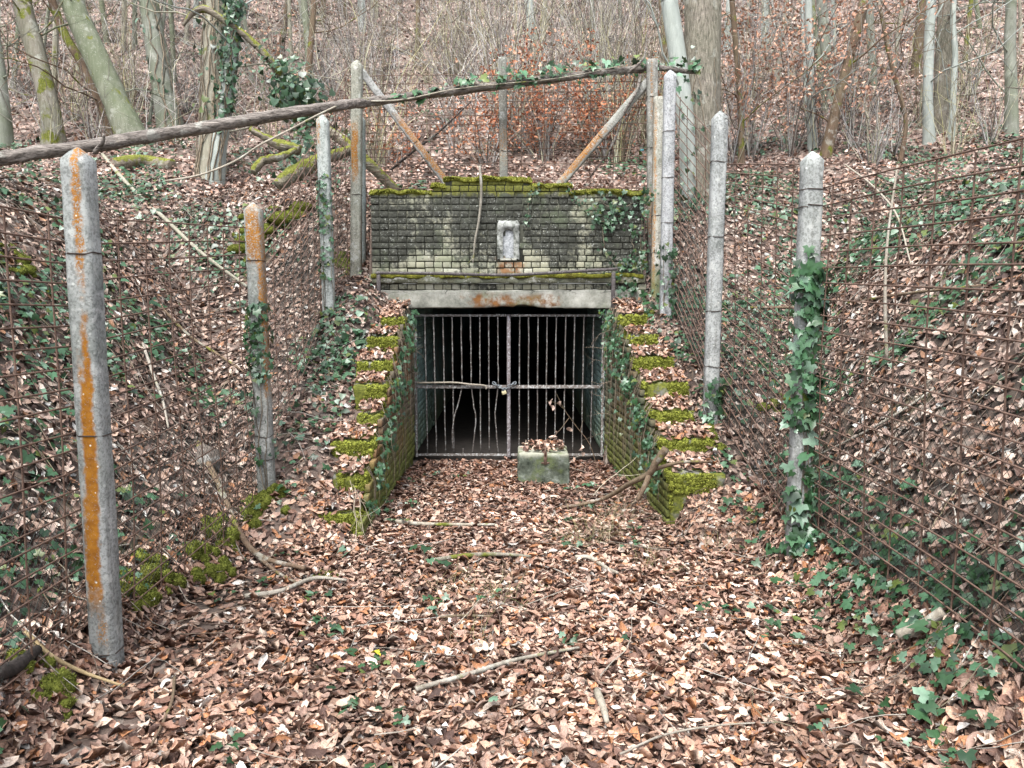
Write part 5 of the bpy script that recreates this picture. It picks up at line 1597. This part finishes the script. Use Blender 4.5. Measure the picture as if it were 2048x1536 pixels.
def post_stems(key, z0, z1, m, r):
    a, b = POSTS[key]; h = np.linalg.norm(b - a); out = []
    for _ in range(m):
        zz = np.linspace(z0, r.uniform(.6, 1) * z1, 16)
        x0 = r.uniform(-.05, .05)
        p = a[None] + (b - a)[None] * (zz / h)[:, None]
        p[:, 0] += x0 + np.cumsum(r.normal(0, .009, 16)); p[:, 1] -= .07
        out.append(p)
    return out
r = np.random.default_rng(91)
p1, n1 = on_post('R1', .95, 1.95, 170, r, front=.9); p2, n2 = on_post('R1', .0, .95, 95, r, front=.85); p3, n3 = on_post('R1', 1.9, 2.1, 8, r)
pa, na = np.concatenate([p1, p2, p3]), np.concatenate([n1, n2, n3])
ivy_thing('dense large-leaved ivy climbing two thirds up the near concrete post', pa, na + [0, 0, .45], .074, 1, post_stems('R1', .0, 1.9, 5, r), single=True, lift=1.25)
p1, n1 = on_post('L2', 1.0, 1.62, 150, r, out=(.005, .035)); p2, n2 = on_post('L2', .35, 1.0, 18, r)
ivy_thing('collar of small ivy round the orange-topped post', np.concatenate([p1, p2]), np.concatenate([n1, n2]) + [0, 0, .4], .045, 2, post_stems('L2', .1, 1.5, 3, r), lod=0)
p1, n1 = on_post('L3', .05, .55, 70, r, out=(.01, .08)); p2, n2 = on_post('L3', .85, 2.0, 150, r, out=(.002, .02))
ivy_thing('small pale ivy leaves dotted up the pale post under the fallen trunk', np.concatenate([p1, p2]), np.concatenate([n1, n2]) + [0, 0, .4], .040, 3, post_stems('L3', .0, 2.0, 3, r), lod=0, lift=1.35)
p1, n1 = on_post('R2', .0, .45, 70, r, out=(.01, .07)); ivy_thing('ivy tuft round the foot of the plain grey post', p1, n1 + [0, 0, .4], .055, 4, post_stems('R2', .0, .5, 3, r), lod=0)
p1, n1 = on_post('R3', .0, .75, 80, r, out=(.01, .10)); ivy_thing('ivy scrambling over the foot of the pale grey post', p1, n1 + [0, 0, .4], .05, 5, post_stems('R3', .0, .8, 4, r), lod=0)
# on the portal wall
def wall_pts(poly, k, r, y=WALL_Y - .02):
    """leaves strung along drooping stems on the wall front"""
    pos, stems = [], []
    for (pts, m, sp) in poly:
        s = spline([P(u, v, y - .01) for u, v in pts], 22) + r.normal(0, .008, (22, 3))
        s[:, 1] = np.minimum(s[:, 1], y)
        stems.append(s)
        q = s[r.integers(0, 22, m)] + np.stack([r.normal(0, sp, m), -r.uniform(.005, .05, m), r.normal(0, sp, m)], 1)
        pos.append(q)
    pos = np.concatenate(pos)
    return pos, np.tile([0, -1, .35], (len(pos), 1)), stems
poly = [([(1135, 372), (1160, 405), (1190, 430), (1195, 440)], 26, .03), ([(1200, 400), (1225, 415), (1260, 408), (1285, 395)], 70, .10), ([(1200, 445), (1225, 435), (1240, 432)], 60, .08), ([(1205, 450), (1210, 500), (1235, 535), (1245, 560)], 12, .05), ([(1262, 455), (1268, 500), (1275, 540)], 16, .05), ([(1290, 370), (1285, 430), (1280, 480), (1285, 530)], 40, .05), ([(1235, 530), (1265, 530), (1290, 528)], 46, .05), ([(1230, 560), (1245, 575), (1270, 568)], 40, .06)]
p, n, s = wall_pts(poly, 0, r); ivy_thing('ivy spreading over the right end of the portal wall', p, n, .042, 6, s, lod=0)
poly = [([(1078, 375), (1060, 395), (1058, 425), (1052, 450)], 34, .018)]
p, n, s = wall_pts(poly, 0, r); ivy_thing('thin single ivy runner hanging beside the niche', p, n, .030, 7, s, lod=0)
# on the fallen trunk
def along(pts, k, sp, r, up=.05):
    s = spline(pts, 60)
    q = s[r.integers(0, 60, k)] + r.normal(0, sp, (k, 3)) + np.array([0, -.02, up])
    return q, r.normal(0, .4, (k, 3)) + np.array([0, -.6, .8]), s
q1, n1, s1 = along([a for a, b in LOG[6:9]] , 190, .05, r, .06)
q2, n2, s2 = along([LOG[8][0], LOG[9][0]], 50, .06, r, .03)
q3, n3, s3 = along([P(800, 205, 9.35), P(900, 180, 9.4)], 26, .03, r, .05)
ivy_thing('ivy runner with round fresh leaves along the upper end of the fallen trunk', np.concatenate([q1, q2, q3]), np.concatenate([n1, n2, n3]), .075, 8, [s1 + [0, -.07, .03]], lod=0, lift=1.5)
# on trees
def on_trunk(key, f0, f1, k, r, sp=.05, stems=3):
    _, p, rr = TR[key]
    i = (r.uniform(f0, f1, k) * 45).astype(int)
    th = r.uniform(PI, 2 * PI, k)
    n = np.stack([np.cos(th), np.sin(th), np.zeros(k)], 1)
    st = []
    for _ in range(stems):
        j = np.arange(int(f0 * 45 * .4), int(f1 * 45))
        a = r.uniform(PI + .4, 2 * PI - .4) + np.cumsum(r.normal(0, .12, len(j)))
        st.append(p[j] + np.stack([np.cos(a), np.sin(a), 0 * a], 1) * (rr[j] * 1.12)[:, None])
    return p[i] + n * (rr[i] + np.abs(r.normal(0, sp, k)))[:, None] + np.array([0, 0, 1]) * r.normal(0, .1, (k, 1)), n + [0, 0, .3], st
p, n, s = on_trunk('t6', .34, .75, 460, r, .07, 6); ivy_thing('ivy clothing the upper part of the slender blue-grey tree', p, n, .062, 9, s, srad=.012)
p, n, s = on_trunk('t5', .30, .75, 60, r, .08, 8); ivy_thing('bare vine stems and sparse ivy up the stout beige trunk', p, n, .08, 10, s, srad=.014)
p, n, s = on_trunk('big', .02, .45, 90, r, .05, 4); p[:, 0] -= .22; ivy_thing('ivy and moss up the shaded side of the massive furrowed trunk', p, n, .07, 11, s, srad=.01)
p, n, s = on_trunk('t4', .2, .8, 26, r, .04, 3); ivy_thing('dark climbing stems with a few ivy leaves on the upright grey-green trunk', p, n, .07, 12, s, srad=.016)
k = 520
c = P(590, 178, 12.0)
q = np.stack([r.normal(0, .20, k), r.normal(-.1, .15, k), r.normal(0, .28, k)], 1)
q[:, 0] += -q[:, 2] * .45
ivy_thing('bushy dark ivy clump on top of the leaning mossy bough', c + q, q + [0, -.3, .2], .075, 13, None, lift=.95)
k = 120
c = P(600, 290, 11.6); q = np.stack([r.normal(0, .14, k), r.normal(0, .12, k), r.normal(0, .22, k)], 1)
ivy_thing('ivy strands hanging below the fallen trunk at the mossy bough foot', c + q, q + [0, -.3, .2], .08, 14, None, lift=.9)
# over the wing walls: stems hang, leaves hug the inner face
def curtain(label, side, y0, y1, k, m, seed, z0=.3):
    r = np.random.default_rng(seed)
    steps = STEP_L if side < 0 else STEP_R
    y = r.uniform(y0, y1, k)
    ztop = np.array([max([z for (q, z) in steps if q <= w + .02] + [.2]) for w in y])
    z = ztop + .06 - np.abs(r.normal(0, .38, k)) * (ztop / 1.6)
    x = np.where(side < 0, XL + .03, XR(y) - .03) + (-side) * np.abs(r.normal(0, .04, k))
    stems = []
    for _ in range(m):
        yy = r.uniform(y0, y1)
        zt2 = max([q for (w, q) in steps if w <= yy + .02] + [.2]) + .08
        L = r.uniform(.4, 1.0) * zt2
        s = np.linspace(0, 1, 16)
        xx = (XL - .03 if side < 0 else float(XR(yy)) + .03) + (-side) * (np.minimum(s * 4, 1) * .06 + np.abs(np.cumsum(r.normal(0, .006, 16))))
        stems.append(np.stack([xx, yy + np.cumsum(r.normal(0, .012, 16)), zt2 - L * s], 1))
    return ivy_thing(label, np.stack([x, y, np.maximum(z, .05)], 1), np.tile([-side * .8, -.5, .5], (k, 1)), .042, seed, stems, lod=0, srad=.0035)
curtain('ivy and dry stems hanging over the orange-stained wing wall', -1, 6.0, 9.2, 330, 34, 15)
curtain('thick curtain of ivy and dry stems over the wing wall with the forked branch', 1, 6.4, 9.25, 560, 60, 16)
# wiry twigs poking in front of the gate
def spray(label, starts, dirs, L, rad, seed, leaves=0, name='dry_twigs', col=(.30, .24, .18), cat='twig'):
    r = np.random.default_rng(seed)
    st, dr = np.array(starts, float), np.array(dirs, float)
    k = len(st)
    a = grow(st, dr, np.full(k, L) * r.uniform(.7, 1.2, k), 8, .16, .01, r)
    t = thing(name, label, cat, tuple(st[0]))
    mb = MB()
    twig_mesh(mb, [(a, np.linspace(1, .35, 9)[None] * np.full((k, 1), rad))], r, np.array([col]), 5)
    b = grow(a[:, 4], dr + r.normal(0, .6, (k, 3)), np.full(k, L * .4), 5, .2, 0, r)
    twig_mesh(mb, [(b, np.linspace(1, .35, 6)[None] * np.full((k, 1), rad * .6))], r, np.array([col]), 4)
    mb.V = [rel(t, v) for v in mb.V]
    mb.build('twigs', MAT['twig'], t)
    if leaves:
        pts = np.concatenate([a[:, 4:].reshape(-1, 3), b[:, 2:].reshape(-1, 3)])
        pos = pts[r.integers(0, len(pts), leaves)]
        datas = [mesh_from('withered_leaf', *LEAFT[0][j][:2], np.repeat(np.array([[.50, .37, .30]]) * (.7 + .1 * j), len(LEAFT[0][j][0]), 0), LEAFT[0][j][2]) for j in range(6)]
        for i in range(leaves):
            o = ob('withered_leaf', datas[i % 6], MAT['leaf'], t, tuple(pos[i] - st[0] + r.normal(0, .01, 3)))
            o.scale = (.085,) * 3; o.rotation_euler = r.uniform(-PI, PI, 3)
    return t
sd_ = woody('seedling', 'thin seedling with withered leaves leaning in front of the barred gate', 'seedling', [P(1198, 950, 8.6), P(1180, 890, 8.6), P(1152, 852, 8.58), P(1128, 818, 8.55), P(1113, 788, 8.55)], [.006, .005, .0045, .0035, .002], BARK['brown'], 6, 24, amp=.05, seed=44,
            kids=[((P(1138, 836, 8.57), P(1118, 862, 8.5), P(1092, 886, 8.45)), (.004, .003, .002)), ((P(1160, 864, 8.58), P(1166, 840, 8.6)), (.003, .002)), ((P(1128, 818, 8.55), P(1112, 806, 8.5), P(1094, 802, 8.5)), (.003, .002))])
lr_ = np.random.default_rng(8)
dat_ = [mesh_from('withered_leaf', *LEAFT[0][j][:2], np.repeat(np.array([[.56, .42, .35]]) * (.75 + .12 * j), len(LEAFT[0][j][0]), 0), LEAFT[0][j][2]) for j in range(4)]
for i, (u, v) in enumerate([(1100, 803), (1106, 816), (1097, 882), (1106, 874), (1114, 866), (1112, 880), (1138, 858), (1162, 896), (1164, 908), (1118, 808)]):
    o = ob('withered_leaf', dat_[i % 4], MAT['leaf'], sd_, tuple(P(u, v, 8.5) - np.array(sd_.location)))
    o.scale = (.10,) * 3; o.rotation_euler = lr_.uniform(-PI, PI, 3)
spray('bare whippy stem arching up beside the concrete block', [P(1178, 1010, 7.2)], [(.35, .1, 1)], .95, .005, 2, 0, 'arching_stem', (.48, .43, .33), 'stem')
spray('wiry dry twigs poking from the orange-stained wall across the gate top', [P(800 + 3 * i, 650 + 22 * i, 8.9) for i in range(6)], [(1, .1, r.normal(0, .3)) for i in range(6)], .28, .0028, 3)
spray('wiry dry twigs poking from the ivied wing wall across the gate', [P(1222, 660 + 34 * i, 8.7) for i in range(7)], [(-1, .1, r.normal(-.2, .4)) for i in range(7)], .32, .0028, 4)
spray('thin dry stems bent over the front corner block of the stained wing wall', [P(700 + 5 * i, 960 + 8 * i, 5.9) for i in range(5)], [(.3, -.2, -.9) for i in range(5)], .5, .003, 5, col=(.38, .33, .25))

# ------------------------------------------------------------------ dry grass tufts
def tuft(label, u, v, k, h, seed, green=.3):
    r = np.random.default_rng(seed)
    g = G(u, v, dmin=2)
    t = thing('grass_tuft', label, 'grass', tuple(g), 'dry grass tufts')
    st = g + np.stack([r.normal(0, .12, k), r.normal(0, .12, k), np.zeros(k)], 1)
    a = grow(st, np.stack([r.normal(0, .5, k), r.normal(0, .5, k), np.ones(k)], 1), r.uniform(.5, 1.2, k) * h, 5, .14, .10, r)
    mb = MB()
    pal = np.array([(.42, .37, .23), (.36, .33, .17), (.30, .31, .14), (.48, .43, .32)])
    twig_mesh(mb, [(a, np.linspace(1, .2, 6)[None] * np.full((k, 1), .0017))], r, pal, 3)
    mb.V = [rel(t, q) for q in mb.V]
    tag(mb.build('grass_blades', MAT['twig'], t), kind='stuff')
for i, (u, v, k, h, lab) in enumerate([(1185, 1085, 80, .34, 'wispy dry grass tuft below the bare arching stem'), (1015, 1200, 70, .20, 'straw-coloured grass tuft in the middle of the leaves'), (905, 1185, 40, .2, 'sparse grass wisps left of the straw-coloured tuft'), (1310, 1140, 60, .18, 'faded grass tuft below the propped forked branch'), (1240, 1040, 36, .3, 'thin green-yellow grass stalks near the propped branch'), (935, 1290, 26, .22, 'few upright grass stalks above the diagonal barky stick'), (1440, 1090, 40, .16, 'low faded grass left of the ivy-covered post')]):
    tuft(lab, u, v, k, h, 500 + i)

# ------------------------------------------------------------------ leaf litter
r = np.random.default_rng(1234)
def drop(x, y, nrm, lod, smin, smax, hmax, tiltsd, colf=None):
    k = len(x)
    pos = np.stack([x, y, Hm(x, y) + r.uniform(.0, hmax, k)], 1)
    R = frames(nrm, r.uniform(0, 2 * PI, k), np.abs(r.normal(0, tiltsd, k)), r)
    return pos, R, r.uniform(smin, smax, k), leafcols(k, r)
mb = MB(); UVs = []
def put(lod, pos, R, sz, c):
    V, F, C, U = scatter(LEAFT[lod], pos, R, sz, c, r, r.uniform(.85, 1.25, len(pos)))
    mb.add(V, F); mb.C.append(C); UVs.append(U)
pass_ok = lambda x, y: ~wallzone(x, y)
# floor of the cutting
def d_floor(x, y): return 1380 * pass_ok(x, y) * (H(x, y, False) < .35) * (1 - bare(x, y)) * np.where(y > WALL_Y + .1, .25, 1) * (np.abs(x) < 2.6) * np.where((y > 6.5) & (y < 9.4), .85, 1)
x, y, n = sample(-2.6, 2.6, 1.4, 11.2, d_floor, r)
pos, R, sz, c = drop(x, y, n, 0, .048, .104, .034, .33)
sz = np.clip(r.lognormal(-2.72, .32, len(x)), .028, .115)
c = c * (.80 + .42 * np.clip((fbm(x * 1.7, y * 1.7, 71) - .3) * 2.2, 0, 1))[:, None]
dark = np.clip((y - 6.0) / 3.0, 0, 1)[:, None]          # leaf colour darkens towards the gate
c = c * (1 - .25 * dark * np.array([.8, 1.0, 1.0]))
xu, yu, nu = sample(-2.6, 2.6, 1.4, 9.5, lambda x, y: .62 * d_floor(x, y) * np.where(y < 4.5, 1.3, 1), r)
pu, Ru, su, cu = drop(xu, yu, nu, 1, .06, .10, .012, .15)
# the 300 largest-looking leaves are single objects
dist = np.hypot(x, y); vis = (np.abs(x) < .62 * y) & (y > 2.45)
order = np.argsort(np.where(vis, y, 99) - pos[:, 2] * 6)[:300]
m1 = np.ones(len(x), bool); m1[order] = False
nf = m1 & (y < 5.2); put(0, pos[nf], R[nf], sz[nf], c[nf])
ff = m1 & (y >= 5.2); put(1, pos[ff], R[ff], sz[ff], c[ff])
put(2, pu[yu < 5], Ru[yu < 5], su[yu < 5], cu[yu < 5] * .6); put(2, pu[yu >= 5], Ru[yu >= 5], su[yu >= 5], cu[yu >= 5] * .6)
datas = []
for j in range(36):
    V, F, U = LEAFT[0][j % 12]
    me_ = mesh_from('fallen_leaf', V, F, np.repeat(leafcols(1, r), len(V), 0), U)
    me_.materials.append(MAT['leaf']); datas.append(me_)
for i in order:
    o = ob('fallen_leaf', datas[r.integers(0, 36)], None, ground)
    M_ = Matrix([[*R[i][0], 0], [*R[i][1], 0], [*R[i][2], 0], [0, 0, 0, 1]])
    o.matrix_local = Matrix.Translation(Vector(pos[i] + [0, 0, .012])) @ M_ @ Matrix.Scale(sz[i] * 1.05, 4)
# banks
def d_bank(x, y): return 560 * pass_ok(x, y) * (H(x, y, False) >= .35) * (y < 11.5) * np.clip(1 - .3 * ivymask(x, y), .6, 1) * np.where(y < 6, 1, .95)
for (a, b) in ((-8.0, -1.2), (1.2, 8.0)):
    x, y, n = sample(a, b, 2.0, 11.4, d_bank, r)
    pos, R, sz, c = drop(x, y, n, 1, .055, .105, .06, .5)
    c = (c * .85 + .15 * c.mean(1, keepdims=True)) * np.array([.90, .94, .96])
    near = y < 4.6
    put(0, pos[near], R[near], sz[near], c[near]); put(1, pos[~near], R[~near], sz[~near], c[~near])
# above the wall and up the hill
def d_hill(x, y): return np.where(y < 13, 240, np.where(y < 18, 110, np.where(y < 28, 42, 22))) * (y >= 11.3)
def d_top(x, y): return 330 * ((y > WALL_Y + .36) & (y < 11.4) & (np.abs(x) < 2.2))
x, y, n = sample(-2.2, 2.2, WALL_Y + .3, 11.4, d_top, r); pos, R, sz, c = drop(x, y, n, 1, .065, .105, .05, .5); put(1, pos, R, sz, c)
for (a, b, s0, s1) in ((11.3, 13, .07, .11), (13, 18, .08, .13), (18, 28, .11, .17), (28, 46, .15, .24)):
    x, y, n = sample(-.75 * b - 2, .75 * b + 2, a, b, lambda x, y: d_hill(x, y) * ((y >= a) & (y < b)), r)
    pos, R, sz, c = drop(x, y, n, 2, s0, s1, .06, .55)
    put(2 if a > 12 else 1, pos, R, sz, (c * .75 + .25 * c.mean(1, keepdims=True)) * np.array([1.06, 1.02, 1.02]))
for (p, n) in leafpos:
    k = len(p)
    R = frames(n, r.uniform(0, 2 * PI, k), np.abs(r.normal(0, .45, k)), r)
    put(0, p, R, r.uniform(.055, .10, k), leafcols(k, r))
V, F, C = np.concatenate(mb.V), np.concatenate(mb.F), np.concatenate(mb.C)
me_ = mesh_from('leaf_litter', V, F, C, np.concatenate(UVs))
tag(ob('leaf_litter', me_, MAT['leaf']), 'brown beech leaf litter carpeting floor and banks', 'leaf litter', kind='stuff')
yl = G(752, 1330, dmin=2)
o = tag(ob('yellow_leaf', mesh_from('yellow_leaf', *LEAFT[0][3][:2], np.tile([.62, .52, .03], (len(LEAFT[0][3][0]), 1)), LEAFT[0][3][2]), MAT['leaf'], None, tuple(yl + [0, 0, .06])), 'single bright yellow leaf lying on the brown foreground leaves', 'leaf')
o.scale = (.075, .062, .06); o.rotation_euler = (.15, .1, 1.3)

# ground ivy
mb = MB(); UVs = []
def d_ivy(x, y): return 330 * ivymask(x, y) * (~((x > XL) & (x < XR(y)) & (y > 5.9))) * (~((y > WALL_Y - .02) & (y < WALL_Y + .3) & (np.abs(x) < 1.7))) * (y < 16)
for (a, b) in ((-9, 0), (0, 9)):
    x, y, n = sample(a, b, 2.0, 16, d_ivy, r)
    k = len(x)
    pos = np.stack([x, y, Hm(x, y) + r.uniform(.02, .13, k)], 1)
    R = frames(n + [0, -.25, .2], r.uniform(0, 2 * PI, k), np.abs(r.normal(0, .4, k)), r)
    near = y < 7
    for lod, m in ((0, near), (1, ~near)):
        V, F, C, U = scatter(IVYT[lod], pos[m], R[m], np.clip(r.lognormal(-3.0, .33, m.sum()), .025, .09), ivycols(m.sum(), r), r)
        mb.add(V, F); mb.C.append(C)
# odd sprigs among the floor leaves
k = 150
x, y = r.uniform(-1.9, 1.9, k), r.uniform(2.6, 8.5, k)
keep = (fbm(x * 1.4, y * 1.4, 88) > .53) & ~wallzone(x, y); x, y = x[keep], y[keep]; k = len(x)
x2 = np.repeat(x, 5) + r.normal(0, .05, k * 5); y2 = np.repeat(y, 5) + r.normal(0, .05, k * 5)
pos = np.stack([x2, y2, Hm(x2, y2) + r.uniform(.04, .09, k * 5)], 1)
V, F, C, U = scatter(IVYT[0], pos, frames(np.tile([0, -.2, 1.0], (k * 5, 1)), r.uniform(0, 6.3, k * 5), np.full(k * 5, .3), r), r.uniform(.03, .055, k * 5), ivycols(k * 5, r), r)
mb.add(V, F); mb.C.append(C)
# runners
k = 900
x, y, n = sample(-6, 6, 2.4, 11, lambda x, y: 14 * np.clip(ivymask(x, y), 0, 1), r)
st = np.stack([x, y, Hm(x, y) + .05], 1)
az = r.uniform(0, 2 * PI, len(x))
a = grow(st, np.stack([np.cos(az), np.sin(az), 0 * az], 1), r.uniform(.2, .6, len(x)), 6, .25, 0, r)
a[:, :, 2] = Hm(a[:, :, 0], a[:, :, 1]) + .05 + r.uniform(0, .04, a.shape[:2])
ok = np.abs(np.diff(a[:, :, 2], axis=1)).max(1) < .25
twig_mesh(mb, [(a[ok], np.full((ok.sum(), 7), .0028))], r, np.array([(.16, .11, .07), (.24, .20, .13)]), 3)
tag(mb.build('ground_ivy', MAT['ivy']), 'green ivy creeping over both banks and the fence feet', 'ivy', kind='stuff')

# twig litter
mb = MB()
x, y, n = sample(-9, 9, 2.0, 22, lambda x, y: np.where(H(x, y, False) > .35, np.where(y < 11, 19, 8), 8) * ~wallzone(x, y), r)
k = len(x)
az = r.uniform(0, 2 * PI, k)
L = r.uniform(.12, .7, k) * np.where(y > 11, 1.8, 1)
a = grow(np.stack([x, y, Hm(x, y) + .04], 1), np.stack([np.cos(az), np.sin(az), 0 * az], 1), L, 5, .14, 0, r)
a[:, :, 2] = Hm(a[:, :, 0], a[:, :, 1]) + .035 + np.linspace(0, 1, 6)[None] * r.uniform(0, .10, (k, 1))
ok = np.abs(np.diff(a[:, :, 2], axis=1)).max(1) < .3
a = a[ok]
twig_mesh(mb, [(a, np.linspace(1, .5, 6)[None] * r.uniform(.0016, .0055, (len(a), 1)))], r, np.array([(.34, .30, .25), (.22, .17, .13), (.45, .42, .37), (.14, .10, .08)]), 3)
tag(mb.build('twig_litter', MAT['twig']), 'thin dead twigs strewn over leaves and banks', 'twigs', kind='stuff')
